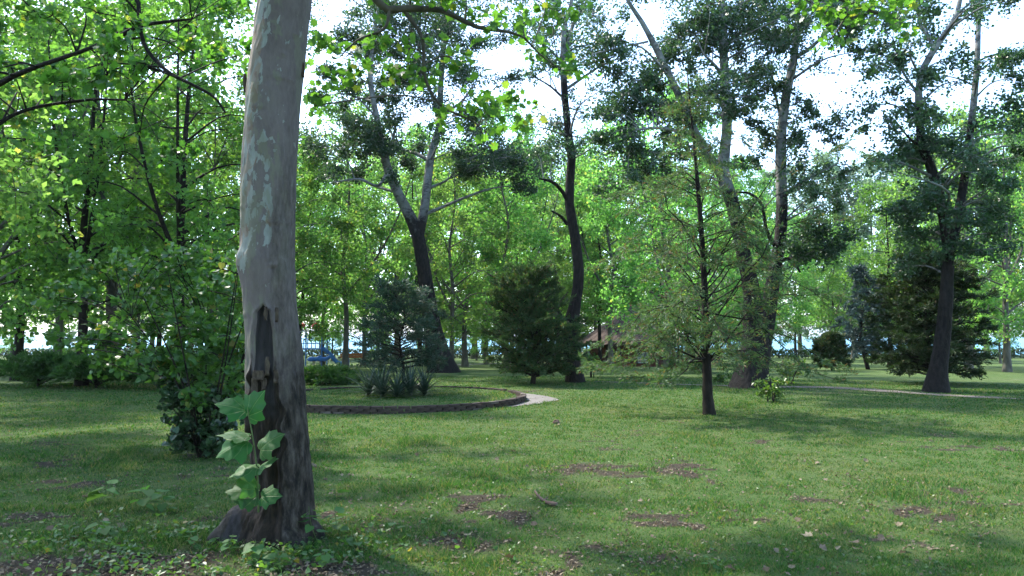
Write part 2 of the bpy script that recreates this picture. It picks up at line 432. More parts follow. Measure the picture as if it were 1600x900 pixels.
M['red_plastic'] = plain('red_plastic', (.45, .02, .015), (.58, .035, .025), 3, .4, .4)
M['dead_leaf'] = leafmat('dead_leaf', (.06, .042, .024), (.21, .17, .115), (1.2, 1.1, .9), .2, .7, .2)
M['bark_loose'] = plain('loose_bark', (.03, .022, .016), (.11, .085, .065), 30, .9, .1, .8, .01, (1, 1, .4))
M['twig'] = plain('dead_branch_bark', (.05, .034, .026), (.14, .10, .08), 16, .9, .1, .6, .01)
M['glass'] = None
def glassmat():
    m, nt, out = newmat('window_glass'); bsdf(nt, out, (.10, .12, .14), .08, .6); return m
M['glass'] = glassmat()
def watermat():
    m, nt, out = newmat('lake_water'); p = wpos(nt)
    f = noise(nt, .6, 3, .5, p)
    bsdf(nt, out, (.10, .24, .31), .6, .12, f, .25, .3); return m
M['water'] = watermat()
M['hill'] = plain('far_hill', (.10, .13, .13), (.16, .18, .17), .01, .95)

# ------------------------------------------------------------------ ground, paths, lake, far shore
PATCH = [(930, 734, 150, 11, 1.0), (1000, 742, 70, 8, .7), (742, 773, 70, 8, .8), (722, 850, 80, 18, .8), (1010, 868, 95, 16, .8), (600, 820, 90, 30, .45),
         (210, 885, 150, 30, 1.25), (60, 890, 120, 30, 1.0), (470, 893, 130, 14, .9), (430, 842, 95, 16, .8), (1420, 800, 110, 16, .5), (1180, 700, 90, 10, .35), (620, 790, 80, 20, .4),
         (1090, 657, 60, 5, .7), (1330, 716, 90, 9, .3), (830, 612, 60, 5, .5), (1300, 612, 130, 5, .4), (560, 745, 60, 10, .35)]
def bare(x, y):
    z = gz(x, y); ok = np.asarray(y) > 2.5
    ys = np.where(ok, y, 2.5)
    u, v = proj(np.asarray(x, float), ys, z)
    b = np.zeros_like(u)
    for cx, cy, rx, ry, s in PATCH:
        b = np.maximum(b, s * np.exp(-(((u - cx) / rx) ** 2 + ((v - cy) / ry) ** 2) * 1.1))
    b = b * (.22 + 1.05 * sstep(.3, .7, .45 * vnoise(x, y, .5, 3) + .55 * vnoise(x, y, .14, 6))) + .9 * sstep(.42, .85, vnoise(x, y, .8, 4)) * sstep(.35, .75, vnoise(x, y, .16, 5)) * (1 - .7 * sstep(9, 16, y))
    d1 = np.abs(np.asarray(y) - (21.6 + .12 * np.asarray(x) + .5 * np.sin(np.asarray(x) * .3)))
    b = np.where(ok, b, .3)
    return np.clip(b, 0, 1.2)
def xs_():
    a = np.arange(-13, 13.01, .11); o = 13 * 1.16 ** np.arange(1, 25)
    return np.concatenate([-o[::-1], a, o])
gx = xs_()
gy = np.concatenate([-80 * .8 ** np.arange(0, 14), np.arange(0, 4, .3), np.arange(4, 15, .09), np.arange(15, 24, .13), np.arange(24, 42, .4), np.arange(42, 101, 1.2)])
gy = np.unique(gy)
X, Y = np.meshgrid(gx, gy)
Z = gz(X, Y); nb = bare(X.ravel(), Y.ravel())
nx, ny = len(gx), len(gy)
i = (np.arange(ny - 1)[:, None] * nx + np.arange(nx - 1)[None]).ravel()
gq = np.stack([i, i + 1, i + 1 + nx, i + nx], -1)
g_me = build_mesh('ground', np.stack([X.ravel(), Y.ravel(), Z.ravel()], -1), gq, None, {'bare': nb, 'lush': nb * 0})
tag(obj('ground', g_me, M['ground']), 'mown park lawn with thin dry patches and bare earth', None, None, 'structure')

# lake and far shore
lake = build_mesh('lake', [(-9000, 97, -2.2), (9000, 97, -2.2), (9000, 9000, -2.2), (-9000, 9000, -2.2)], [[0, 1, 2, 3]])
tag(obj('lake', lake, M['water']), 'pale blue lake beyond the trees', None, None, 'structure')
hx = np.linspace(-9000, 9000, 160)
hz = 12 + 75 * vnoise(hx, hx * 0, 1500, 6) + 25 * vnoise(hx, hx * 0, 420, 7)
hv = np.concatenate([np.stack([hx, hx * 0 + 8200, hx * 0 - 3], -1), np.stack([hx, hx * 0 + 8500, hz], -1), np.stack([hx, hx * 0 + 8950, hx * 0 - 3], -1)])
i = np.arange(159)
hq = np.concatenate([np.stack([i, i + 1, i + 161, i + 160], -1), np.stack([i + 160, i + 161, i + 321, i + 320], -1)])
tag(obj('hills', build_mesh('hills', hv, hq), M['hill']), 'low hills on the far shore of the lake', None, None, 'structure')

def ribbon(name, pts, widths, mat, label, lift=.012, seed=1):
    P = spline(np.array(pts), 70); W = spline(np.array(widths)[:, None], 70)[:, 0]
    T = unit(np.gradient(P, axis=0)); Nn = np.stack([-T[:, 1], T[:, 0]], -1)
    rows = []
    K = 6
    for j in range(K + 1):
        s = j / K - .5
        e = (.22 * (vnoise(P[:, 0], P[:, 1], .5, seed) - .5)) * (1 if j in (0, K) else 0)
        q = P + Nn * ((s + np.sign(s) * e) * W)[:, None]
        rows.append(np.stack([q[:, 0], q[:, 1], gz(q[:, 0], q[:, 1]) + lift], -1))
    V = np.concatenate(rows); n = 70
    q = np.concatenate([np.stack([j * n + np.arange(n - 1), j * n + np.arange(n - 1) + 1, (j + 1) * n + np.arange(n - 1) + 1, (j + 1) * n + np.arange(n - 1)], -1) for j in range(K)])
    return tag(obj(name, build_mesh(name, V, q), mat), label, None, None, 'structure')
bx, by, br = BED
angs = np.radians([-34, -24, -12, 0, 12, 25, 45, 70, 95, 120, 150])
wid = [.06, .22, .5, .72, .66, .55, .5, .5, .5, .45, .2]
ribbon('path', [(bx + (br + .12 + w / 2) * math.cos(a), by + (br + .12 + w / 2) * math.sin(a)) for a, w in zip(angs, wid)], wid, M['path'], 'worn concrete walk ringing the round bed', .012, 2)
pathpts = [gpt(x, y)[:2] for x, y in ((-100, 574), (200, 574), (480, 573), (600, 572.5), (720, 570), (800, 567), (880, 566))]
ribbon('path', pathpts, [1.5] * 7, M['path'], 'pale grey footpath crossing behind the planting bed', .014, 3)
p2 = [gpt(x, y)[:2] for x, y in ((930, 596), (1060, 601), (1180, 604), (1300, 606), (1420, 614), (1600, 624))]
ribbon('path', p2, [.35, .3, .45, .85, .6, .5], M['dirt_path'], 'trodden earth path across the right of the lawn', .012, 4)

# ------------------------------------------------------------------ grass blades
def grass():
    n = 620000
    rng = rs(5)
    d = 4.2 * (30 / 4.2) ** (rng.random(n) ** 1.05); th = (rng.random(n) - .5) * R_(76)
    x = d * np.sin(th); y = d * np.cos(th)
    b = bare(x, y)
    clump = vnoise(x, y, .16, 5)
    keep = rng.random(n) > (b * 1.25 + .35 * (clump < .42))
    r = np.hypot(x - bx, y - by); a = np.arctan2(y - by, x - bx)
    wa = np.interp((np.degrees(a) + 120) % 360 - 120, np.degrees(angs), wid, left=0, right=0)
    keep &= ~((r > br - .18) & (r < br + .1 + wa * .95) & ((r < br + .12) | (rng.random(n) > .08)))
    x, y, d, b, clump = x[keep], y[keep], d[keep], b[keep], clump[keep]; n = len(x)
    tall = 1.0 + 1.3 * np.exp(-(((x + 2.3) / 1.2) ** 2 + ((y - 5.8) / .9) ** 2)) + .9 * sstep(.6, .9, vnoise(x, y, 1.1, 6))
    h = (.014 + .028 * rng.random(n)) * tall * (.45 + 1.1 * clump)
    w = np.maximum(.003, .00055 * d) * (.7 + .6 * rng.random(n))
    az = rng.random(n) * 6.283; lean = rng.normal(size=n) * .55
    z = gz(x, y) - .004
    ca, sa = np.cos(az), np.sin(az)
    dx, dy = rng.normal(size=n), rng.normal(size=n)
    B = np.stack([x, y, z], -1); U = np.stack([ca, sa, 0 * ca], -1) * w[:, None]
    tip = B + np.stack([dx * .6 * h, dy * .6 * h, h * (1 - .25 * np.abs(lean))], -1)
    V = np.stack([B - U, B + U, tip], 1).reshape(-1, 3)
    T = np.arange(3 * n).reshape(-1, 3)
    me = build_mesh('grass', V, None, T, {'rnd': np.repeat(rng.random(n), 3)}, False)
    tag(obj('grass', me, M['grass']), 'short mown grass blades of the lawn', 'grass', None, 'stuff')
grass()

# ------------------------------------------------------------------ tree machinery
def clump(rng, c, r, n, sub, flat=.8):
    S = c + ball(rng, sub) * r * np.array([1, 1, flat])
    k = rng.integers(0, sub, n)
    u = (.25 + .85 * rng.random(n) ** .6)[:, None]
    return S, c + (S[k] - c) * u + rng.normal(size=(n, 3)) * r * .17 * np.array([1, 1, .8])
def attach(geo, skP, skR, c, rng, k=5, rmax=.09, droop=.12, a=0.0):
    dv = c - skP; dist = np.linalg.norm(dv, axis=1)
    cost = dist + 1.2 * np.maximum(0, skP[:, 2] - c[2] + .25 * dist)
    j = int(np.argmin(cost)); p = skP[j]; L = dist[j]
    if L < .05: return
    mid = p * .5 + c * .5 + np.array([0, 0, droop * L]) + rng.normal(size=3) * .07 * L
    P = spline([p, mid, c], 8); r0 = min(skR[j] * .55, rmax, .012 + .018 * L)
    geo.tube(P, np.linspace(r0, .008, 8), k, a=a)
def twigs(geo, c, S, rng, r=.010, a=0.0):
    for s in S:
        m = .5 * (c + s) + rng.normal(size=3) * .12 * np.linalg.norm(s - c)
        geo.tube(spline([c, m, s], 4), np.linspace(r, r * .4, 4), 3, a=a)

def px_stem(pts, D, n=26):
    """pixel polyline (x, y, width px, depth offset) at depth D -> points and radii"""
    W = np.array([np.append(at(x, y, D + dd), .5 * w * (D + dd) / FPX) for x, y, w, dd in pts])
    S = spline(W, n); return S[:, :3], np.maximum(S[:, 3], .008)

def pixel_tree(name, label, cat, D, stems, clumps, leafm, barkm, leaf, per_r2, seed, dark=None, group=None, tmpl=KITE, tri=None, base=None, sub=9, up=.7, extra_skel=(), flare=True, crown_name='crown', sides=14, wf=1.0, loose=()):
    rng = rs(seed); tg = Geo(); lg = Geo()
    skP, skR = [], []
    for si, st in enumerate(stems):
        P, R = px_stem(st, D); R = R * (wf if si or P[-1][2] < 3 else np.interp(P[:, 2], [1, 3.5], [1, wf]))
        if si == 0 and flare:
            hgt = P[:, 2] - P[0, 2]; R = R * (1 + .35 * np.exp(-hgt / .35)); P[0, 2] -= .12
            base = P[0] if base is None else base
        a = np.zeros(len(P)) if dark is None else 1 - sstep(dark[0], dark[1], P[:, 2])
        if P[0, 2] < 2: P = np.vstack([P])
        tg.tube(P, R, sides if R[0] > .05 else 6, a=a, wob=.10 if R[0] > .1 else .0, rng=rng)
        skP.append(P); skR.append(R)
    skP = np.concatenate(skP); skR = np.concatenate(skR)
    ok = skP[:, 2] > skP[0, 2] + 1.2
    for (x, y, r, dd, de) in [(*c, 1.0) for c in clumps] + [(*c, .33) for c in loose]:
        c = at(x, y, D + dd); rm = r * (D + dd) / FPX
        n = int(de * per_r2 * rm * rm); S, P = clump(rng, c, rm, max(n, 8), max(5, int(1.5 * sub * min(1.6, max(.5, rm)))))
        attach(tg, skP[ok], skR[ok], c, rng, a=.35)
        twigs(tg, c, S, rng, .008 + .004 * rm, a=.35)
        leaves(lg, P, rng, leaf, tmpl, tri, up)
    b = np.array([base[0], base[1], float(gz(base[0], base[1]))])
    t = thing(name, label, cat, b, group)
    obj('trunk', tg.mesh('trunk', b), barkm, t)
    obj(crown_name, lg.mesh(crown_name, b, smooth=False), leafm, t)
    return t

def proto_tree(name, seed, H, cb, Rr, nclump, nleaf, leaf, tr, barkm, leafm, rc=(.7, 1.3), prof=.75, fork=False, sub=10, up=.6):
    rng = rs(seed); tg = Geo(); lg = Geo()
    wob = rng.normal(size=(6, 2)) * .035 * H * np.linspace(0, 1, 6)[:, None] * .5
    pts = np.array([[wob[k, 0], wob[k, 1], H * .9 * k / 5 - (.15 if k == 0 else 0)] for k in range(6)])
    P = spline(pts, 26); R = tr * (1 - .85 * np.linspace(0, 1, 26)) * (1 + .5 * np.exp(-np.linspace(0, 1, 26) * 20))
    tg.tube(P, R, 9, wob=.1, rng=rng); skP, skR = [P], [R]
    for k in range(rng.integers(2, 4) if fork else 1):
        z0 = H * (.18 + .22 * rng.random()); j = int(z0 / (H * .9) * 25); a = rng.random() * 6.28; o = H * .22 * (.7 + .6 * rng.random())
        d = np.array([math.cos(a), math.sin(a), 0])
        Q = spline([P[j], P[j] + d * o * .45 + [0, 0, H * .14], P[j] + d * o * .8 + [0, 0, H * .32], P[j] + d * o + [0, 0, H * .52]], 16)
        RR = np.linspace(R[j] * .65, .02, 16); tg.tube(Q, RR, 7); skP.append(Q); skR.append(RR)
    skP = np.concatenate(skP); skR = np.concatenate(skR); ok = skP[:, 2] > cb * H * .55
    for q in range(nclump):
        t = (q + rng.random()) / nclump; z = H * (cb + (1 - cb) * t)
        pr = Rr * math.sin(math.pi * (.12 + .83 * t)) ** prof
        a = q * 2.39996 + rng.normal() * .3; rr = pr * math.sqrt(.12 + .88 * rng.random())
        c = np.array([math.cos(a) * rr, math.sin(a) * rr, z - .12 * rr]); r = rc[0] + (rc[1] - rc[0]) * rng.random()
        S, LP = clump(rng, c, r, int(nleaf / nclump * (r / np.mean(rc)) ** 2), sub)
        attach(tg, skP[ok], skR[ok], c, rng, 4, .07); twigs(tg, c, S, rng, .012)
        leaves(lg, LP, rng, leaf, KITE, None, up)
    t = thing(name, 'tree', 'tree')
    obj('trunk', tg.mesh('trunk'), barkm, t); obj('crown', lg.mesh('crown', smooth=False), leafm, t)
    return t

def needle_plant(name, label, cat, loc, H, Rr, nbr, leafm, barkm, seed, z0=.02, prof=None, rise=.5, droop=0.0, spray=.10, per=26, nlets=12, lets=.34, trunk=None, group=None, tr=.05, wid=NEEDLE, up_let=.2, trunk_top=1.0, lowspread=False, ragged=.45, thin=1.0, wild=.35):
    """conifer or juniper: leader, whorled branches, side shoots, needles in sprays"""
    rng = rs(seed); tg = Geo(); lg = Geo(); loc = np.asarray(loc, float)
    if trunk is None:
        pts = np.array([[rng.normal() * .02 * H * k, rng.normal() * .02 * H * k, H * trunk_top * k / 4 - (.1 if k == 0 else 0)] for k in range(5)])
        P = spline(pts, 20); R = np.linspace(tr, tr * .12, 20)
    else: P, R = trunk[0] - loc, trunk[1]
    tg.tube(P, R, 8, wob=.12, rng=rng)
    zz = P[:, 2]
    for q in range(nbr):
        t = ((q + rng.random()) / nbr) ** (1.6 if wild > .35 else 1.0); z = H * (z0 + (.99 - z0) * t)
        p = np.array([np.interp(z, zz, P[:, k]) for k in range(3)]); pr = np.interp(z, zz, R)
        L = Rr * (prof(t) if prof else (1 - t) ** .8 + .08) * (1.15 - ragged + ragged * rng.random())
        a = q * 2.39996 + rng.normal() * wild; d = np.array([math.cos(a), math.sin(a), (wild - .35) * rng.normal()])
        ri = rise * (.7 + .6 * rng.random()) * L * (.25 + 1.05 * t if lowspread else 1.0)
        Q = spline([p, p + d * L * .5 + [0, 0, ri * .62], p + d * L + [0, 0, ri - droop * L]] , 9)
        Q[3:] += rng.normal(size=(6, 3)) * .025 * L
        if wild > .35: Q[:, 2] = np.maximum(Q[:, 2], .75 + .3 * rng.random())
        tg.tube(Q, np.linspace(min(pr * .6, .012 + .016 * L) * thin, .004 * thin, 9), 4)
        nl = max(4, int(nlets * ((.12 if wild > .35 else .5) + L / max(Rr, .1)))); f = .18 + .82 * rng.random(nl) ** .8
        jf = f * 8; j = np.minimum(jf.astype(int), 7); B = Q[j] + (Q[j + 1] - Q[j]) * (jf - j)[:, None]
        Td = unit(Q[j + 1] - Q[j]); side = unit(np.cross(Td, [0, 0, 1.0])) * rng.choice([-1, 1], nl)[:, None]
        dl = unit(.75 * Td + .9 * side * (.4 + .8 * rng.random(nl))[:, None] + np.array([0, 0, 1]) * (up_let + rng.normal(size=nl) * .3)[:, None])
        ll = lets * (.5 + .8 * rng.random(nl)) * (1.1 - .6 * f)
        u = rng.random((nl, per)); NP = B[:, None] + dl[:, None] * (ll[:, None] * u)[..., None] + rng.normal(size=(nl, per, 3)) * .018
        nd = dl[:, None] * 1.0 + rng.normal(size=(nl, per, 3)) * .45
        leaves(lg, NP.reshape(-1, 3), rng, spray, wid, None, .4, .4, nd.reshape(-1, 3))
    t_ = thing(name, label, cat, loc, group)
    obj('trunk', tg.mesh('trunk'), barkm, t_); obj('foliage', lg.mesh('foliage', smooth=False), leafm, t_)
    return t_

# ------------------------------------------------------------------ foreground plane tree
def foreground_plane():
    D = 6.1; rng = rs(21)
    rows = [(838, 362, 497), (815, 372, 493), (795, 383, 490), (770, 392, 488), (740, 394, 486), (700, 392, 482), (650, 389, 478), (600, 386, 474), (550, 385, 470), (500, 383, 464), (460, 380, 462),
            (425, 375, 461), (408, 373, 460), (390, 376, 460), (350, 377, 460), (300, 378, 462), (250, 380, 464), (200, 382, 467), (150, 385, 470), (100, 390, 475), (50, 398, 480), (0, 405, 487), (-120, 425, 503), (-300, 455, 525), (-520, 486, 548), (-800, 520, 566)]
    A = []
    for y, l, r in rows:
        c = at((l + r) / 2, y, D); A.append([*c, (r - l) / 2 * D / FPX, y])
    A = np.array(A); A[0, 2] = -.08
    S = spline(A, 330); K = 110
    ang = np.arange(K) / K * 2 * math.pi                       # 0 = right of picture, 3/2 pi = towards the camera
    C, Rr, yp = S[:, :3], S[:, 3], S[:, 4]
    zz = C[:, 2]
    TH, ZZ = np.meshgrid(ang, zz); YP = np.repeat(yp[:, None], K, 1)
    RR = np.repeat(Rr[:, None], K, 1)
    U = np.cos(TH); FR = -np.sin(TH)                            # U: -1 left .. 1 right on the visible side; FR > 0 visible
    px = (np.interp(yp, A[::-1, 4], [(l + r) / 2 for _, l, r in rows][::-1])[:, None] + U * (Rr * FPX / D)[:, None])
    n1 = vnoise(TH * 1.4 + 3, ZZ * 1.2, .5, 1) - .5; n2 = vnoise(np.cos(TH) * 2 + 5, np.sin(TH) * 2 + ZZ * 3.0, .25, 2) - .5; n3 = vnoise(np.cos(TH) * 9 + 5, np.sin(TH) * 9 + ZZ * 5.0, .35, 3) - .5
    lowm = 1 - sstep(1.0, 1.7, ZZ + .25 * n1)
    disp = .018 * n1 + .010 * n2 + (.006 + .028 * lowm) * n3 * (vnoise(TH * 3, ZZ, .3, 4))
    vis = sstep(.0, .25, FR)
    gs = lambda x0, y0, rx, ry: np.exp(-(((px - x0) / rx) ** 2 + ((YP - y0) / ry) ** 2)) * vis
    # long wound: a lens that widens downwards, with lips of callus
    cxw = np.interp(YP, [480, 560, 640, 720, 830], [424, 426, 422, 417, 414]); hw = np.interp(YP, [478, 488, 520, 575, 620, 680, 760, 840], [0, 9, 12, 14, 22, 31, 35, 36])
    hw = hw + (3 + 8 * sstep(560, 640, YP)) * (vnoise(YP * 1.0, TH * 4, 24, 5) - .5) * (YP > 495)
    ins = sstep(0, 1, (hw - np.abs(px - cxw)) / 6 + .5) * (YP > 478) * vis
    lip = np.exp(-((np.abs(px - cxw) - hw - 3) / 3.5) ** 2) * (YP > 476) * vis * sstep(474, 484, YP)
    disp = disp - .045 * ins + .020 * lip + .03 * gs(408, 585, 13, 9) - .02 * gs(399, 600, 8, 16) + .02 * gs(432, 575, 6, 10) - .03 * gs(430, 590, 7, 6)
    disp += .018 * gs(375, 408, 14, 16)
    # ridges around the trunk where limbs were lost, and small knots
    for (kx, ky, kr) in ((440, 352, 20), (452, 132, 22), (418, 178, 12), (395, 490, 5), (455, 95, 5), (388, 330, 7), (470, 60, 6), (425, 70, 5), (438, 420, 6)):
        disp += .010 * gs(kx, ky, kr, 3.0) - .006 * gs(kx, ky + 5, kr * .8, 3.5)
    # buttress roots
    root = np.exp(-np.maximum(ZZ, 0) / .13)
    lob = sum(np.maximum(0, np.cos(TH - a0)) ** p * s for a0, p, s in ((3.4, 9, .17), (4.4, 14, .05), (5.35, 10, .12), (.15, 10, .09), (1.4, 10, .10), (2.4, 9, .08)))
    disp += root * (lob - .02) + .02 * np.exp(-np.maximum(ZZ, 0) / .3) * np.cos(TH * 5 + 1)
    Rad = RR + disp
    T = unit(np.gradient(C, axis=0))
    e1 = unit(np.stack([T[:, 2], 0 * T[:, 0], -T[:, 0]], -1)); e2 = np.cross(T, e1)
    V = C[:, None] + (np.cos(TH) * Rad)[..., None] * e1[:, None] + (np.sin(TH) * Rad)[..., None] * e2[:, None]
    # make front (towards camera, -Y) match sin < 0
    i = np.arange(len(C) - 1)[:, None] * K; j = np.arange(K)[None]
    Q = np.stack([i + j, i + (j + 1) % K, i + K + (j + 1) % K, i + K + j], -1).reshape(-1, 4)
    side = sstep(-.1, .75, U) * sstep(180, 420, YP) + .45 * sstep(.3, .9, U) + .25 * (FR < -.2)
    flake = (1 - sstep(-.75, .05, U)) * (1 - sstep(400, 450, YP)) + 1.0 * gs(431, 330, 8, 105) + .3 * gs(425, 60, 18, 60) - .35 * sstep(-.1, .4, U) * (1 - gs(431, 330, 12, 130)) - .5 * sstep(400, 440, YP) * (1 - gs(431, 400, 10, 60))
    low = (1 - sstep(.25, 2.1, ZZ)) * .95 + .25 * sstep(.4, 1, U) * (YP > 480)
    rot = ins * (.45 * sstep(585, 620, YP) + .6 * sstep(640, 700, YP)) + .9 * gs(402, 640, 11, 45) + .8 * gs(408, 715, 14, 90) + .7 * gs(424, 590, 12, 14) + .5 * lip * sstep(560, 600, YP) + .35 * lip
    rot -= .9 * gs(370, 815, 26, 34)
    me = build_mesh('trunk', V.reshape(-1, 3) - [C[0, 0], C[0, 1], 0], Q, None,
                    {'wound': ins.ravel(), 'low': low.ravel(), 'side': np.clip(side, 0, 1.3).ravel(), 'flake': np.clip(flake, -1, 1).ravel(), 'rot': np.clip(rot, 0, 1.2).ravel()})
    base = np.array([C[0, 0], C[0, 1], 0.0])
    t = thing('plane_tree', 'thick mottled grey trunk of the nearest tree with a long bark wound', 'tree', base)
    obj('trunk', me, M['bark_plane'], t)
    # curled loose bark beside the wound and on the stem's edges
    for (x, y, w, h, bend, dd) in ((404, 586, 20, 14, .5, -.25), (398, 604, 10, 26, .4, -.23), (433, 492, 6, 22, .3, -.265), (416, 490, 6, 20, .3, -.265), (432, 588, 8, 20, .5, -.25), (418, 572, 7, 28, .4, -.25), (413, 600, 9, 18, .6, -.24), (384, 130, 6, 30, .5, -.02), (474, 110, 5, 24, .5, -.02)):
        g = Geo(); s = D / FPX; c = at(x, y, D + dd); k = 5; rws = 6
        VV = []
        for a in range(rws):
            for b in range(k):
                u = b / (k - 1) - .5; v = a / (rws - 1) - .5
                VV.append(c + np.array([u * w * s * (1 - .5 * abs(v)) + .003 * rng.normal(), -.004 - bend * .035 * (v * v * 2 + u * u) + .003 * rng.normal(), -v * h * s]))
        VV = np.array(VV); qq = [[a * k + b, a * k + b + 1, (a + 1) * k + b + 1, (a + 1) * k + b] for a in range(rws - 1) for b in range(k - 1)]
        back = VV + [0, .006, 0]; n = len(VV)
        rim = [a * k for a in range(rws)] + [(rws - 1) * k + b for b in range(1, k)] + [a * k + k - 1 for a in range(rws - 2, -1, -1)] + [b for b in range(k - 2, 0, -1)]
        rq = [[rim[z], rim[(z + 1) % len(rim)], rim[(z + 1) % len(rim)] + n, rim[z] + n] for z in range(len(rim))]
        g.add(np.vstack([VV, back]), qq + [[q[3] + n, q[2] + n, q[1] + n, q[0] + n] for q in qq] + rq)
        obj('loose_bark', g.mesh('loose_bark', base), M['bark_loose'], t)
    # leafy shoot with large lobed leaves
    sg = Geo(); sh = at(399, 800, 5.8)
    stem = spline([at(404, 800, 5.82), at(402, 740, 5.72), at(396, 690, 5.70), at(387, 640, 5.66)], 14); sg.tube(stem, np.linspace(.008, .004, 14), 6)
    shoot = obj('shoot', sg.mesh('shoot', base), M['stem_green'], t)
    ol = [(0,.0),(.10,-.07),(.24,-.10),(.38,-.04),(.44,.06),(.42,.14),(.50,.20),(.62,.36),(.60,.42),(.48,.46),(.40,.52),(.38,.62),(.34,.76),(.26,.78),(.18,.80),(.08,.94),(0,1.04)]
    ol = np.array(ol + [(-x, y) for x, y in ol[-2:0:-1]]); rngs = [np.array([0, .40]) + (ol - [0, .40]) * k for k in (.36, .70, 1.0)]
    fl_ = np.concatenate(rngs + [np.array([[0, .40]])]); no = len(ol)
    rad_ = np.hypot(fl_[:, 0], fl_[:, 1] - .4); an_ = np.arctan2(fl_[:, 1] - .4, fl_[:, 0])
    zz_ = .05 * np.cos(an_ * 5 - .5 * math.pi * 5) * rad_ - .30 * rad_ ** 2 + .05 * np.sin(an_ * 3 + 1) * rad_
    LV = np.column_stack([fl_, zz_]); ii = np.arange(no)
    LQ = np.concatenate([np.stack([k * no + ii, k * no + (ii + 1) % no, (k + 1) * no + (ii + 1) % no, (k + 1) * no + ii], -1) for k in (0, 1)]); LT = np.stack([ii, (ii + 1) % no, np.full(no, 3 * no)], -1)
    lms = []
    for q in range(4):
        lm = build_mesh('leaf', LV * [1, 1, .6 + .35 * q], LQ[:, ::-1], LT, {'rnd': np.full(len(LV), .15 + .2 * q)}); lm.materials.append(M['leaf_shoot']); lms.append(lm)
    # leaf: pixel centre of tip, size in px, direction on picture (deg), tilt towards viewer
    for (x, y, sz, deg, tilt, roll) in ((386, 650, 64, 55, 50, 20), (384, 640, 60, 165, 40, -10), (388, 680, 60, 175, 12, 6), (404, 702, 62, 35, 50, -25), (386, 688, 66, 205, 45, 15), (402, 728, 56, 195, 18, 25), (404, 732, 50, 30, 25, -10), (400, 770, 58, 170, 38, 10), (403, 764, 54, 140, 30, 0), (408, 776, 44, 5, 55, 10), (401, 775, 46, 190, 60, 0)):
        s = .76 * sz * 5.7 / FPX; l = bpy.data.objects.new('leaf', lms[int(x + y) % 4]); COL.objects.link(l); l.parent = shoot
        d = np.array([math.cos(R_(deg)), 0, math.sin(R_(deg))]); d[1] = -.35 * math.cos(R_(tilt)); d = unit(d)
        nrm = np.array([.25 * math.sin(R_(roll)), -math.sin(R_(tilt)), math.cos(R_(tilt))]); nrm = unit(nrm - d * np.dot(nrm, d)); tx = np.cross(d, nrm)
        l.matrix_local = Matrix.Translation(Vector(at(x, y, 5.66 + rng.random() * .06) - base)) @ Matrix(((tx[0], d[0], nrm[0], 0), (tx[1], d[1], nrm[1], 0), (tx[2], d[2], nrm[2], 0), (0, 0, 0, 1))) @ Matrix.Scale(s, 4)
        # leaf stalk
    # limbs and crown above the frame, with the boughs that hang into view
    tg = Geo(); lg = Geo()
    sk = [C[S[:, 4] < -60]]; skr = [Rr[S[:, 4] < -60]]
    def limb(pts, r0, r1, k=8):
        P = spline(np.array(pts), 22); Rl = np.linspace(r0, r1, 22); tg.tube(P, Rl, k, wob=.08, rng=rng); sk.append(P); skr.append(Rl)
    top = C[-1]
    limb([at(480, -330, 6.1), at(540, -160, 7.0), at(588, 0, 7.6), at(640, 13, 7.7), at(690, 16, 7.8), at(745, 42, 7.9), at(795, 50, 8.0), at(822, 60, 8.1)], .06, .010)
    limb([at(610, 10, 7.65), at(600, 45, 7.7), at(560, 62, 7.8), at(530, 90, 7.9)], .022, .006, 5)
    limb([at(630, 14, 7.7), at(660, 60, 7.8), at(664, 120, 7.9), at(690, 165, 8.0), at(740, 190, 8.2), at(755, 210, 8.3)], .026, .006, 5)
    limb([at(820, 60, 8.1), at(850, 90, 8.3), at(880, 110, 8.6)], .014, .006, 5)
    limb([at(500, -420, 6.1), at(760, -300, 7.5), at(1000, -160, 8.5), at(1200, -60, 9.2), at(1330, 5, 9.6), at(1400, 30, 9.8)], .10, .010)
    limb([at(490, -380, 6.1), at(420, -380, 4.5), at(300, -420, 2.8), [-3.2, .8, 7.2]], .11, .02)
    limb([at(500, -500, 6.1), [-.6, 8.5, 8.5], [1.0, 11, 10.5]], .10, .02)
    limb([at(495, -480, 6.1), [-3.5, 7.5, 8.2], [-5.5, 9, 9.6], [-6.8, 10, 10.4]], .11, .02)
    limb([at(500, -520, 6.1), [.6, 4.8, 8.0], [2.6, 3.6, 9.3], [4.2, 2.8, 10.0]], .11, .02)
    limb([top, top + [.2, .3, 2.0], top + [.1, .2, 4.2]], .16, .03)
    SP = np.concatenate(sk); SR = np.concatenate(skr)
    near = [(500, 60, 40, 7.6), (505, 120, 34, 7.4), (492, 165, 22, 7.2), (545, 85, 45, 7.9), (590, 55, 34, 7.8), (640, 75, 40, 7.9), (660, 115, 36, 8), (615, 110, 30, 8), (705, 90, 34, 8), (730, 150, 40, 8.2), (760, 180, 42, 8.3), (790, 150, 30, 8.3), (815, 185, 34, 8.5),
            (700, 190, 30, 8.2), (760, 40, 34, 8), (815, 40, 34, 8.2), (850, 85, 40, 8.5), (870, 40, 36, 8.6), (890, 110, 30, 8.7), (730, 10, 30, 7.9), (690, -10, 40, 7.8), (640, -20, 50, 7.8), (850, 10, 30, 8.5),
            (1290, 20, 34, 9.4), (1330, 30, 34, 9.6), (1370, 20, 36, 9.7), (1400, 50, 26, 9.8), (1260, 0, 34, 9.2), (1300, 60, 22, 9.6), (1350, -10, 40, 9.6), (1420, 5, 30, 9.9)]
    for x, y, r, dd in near:
        c = at(x, y, dd); rm = r * dd / FPX
        Sx, LP = clump(rng, c, rm * 1.35, int(16 + 400 * rm * rm), 8); attach(tg, SP, SR, c, rng, 4, .014); twigs(tg, c, Sx, rng, .004)
        leaves(lg, LP, rng, .085, PLV, PLT, .9)
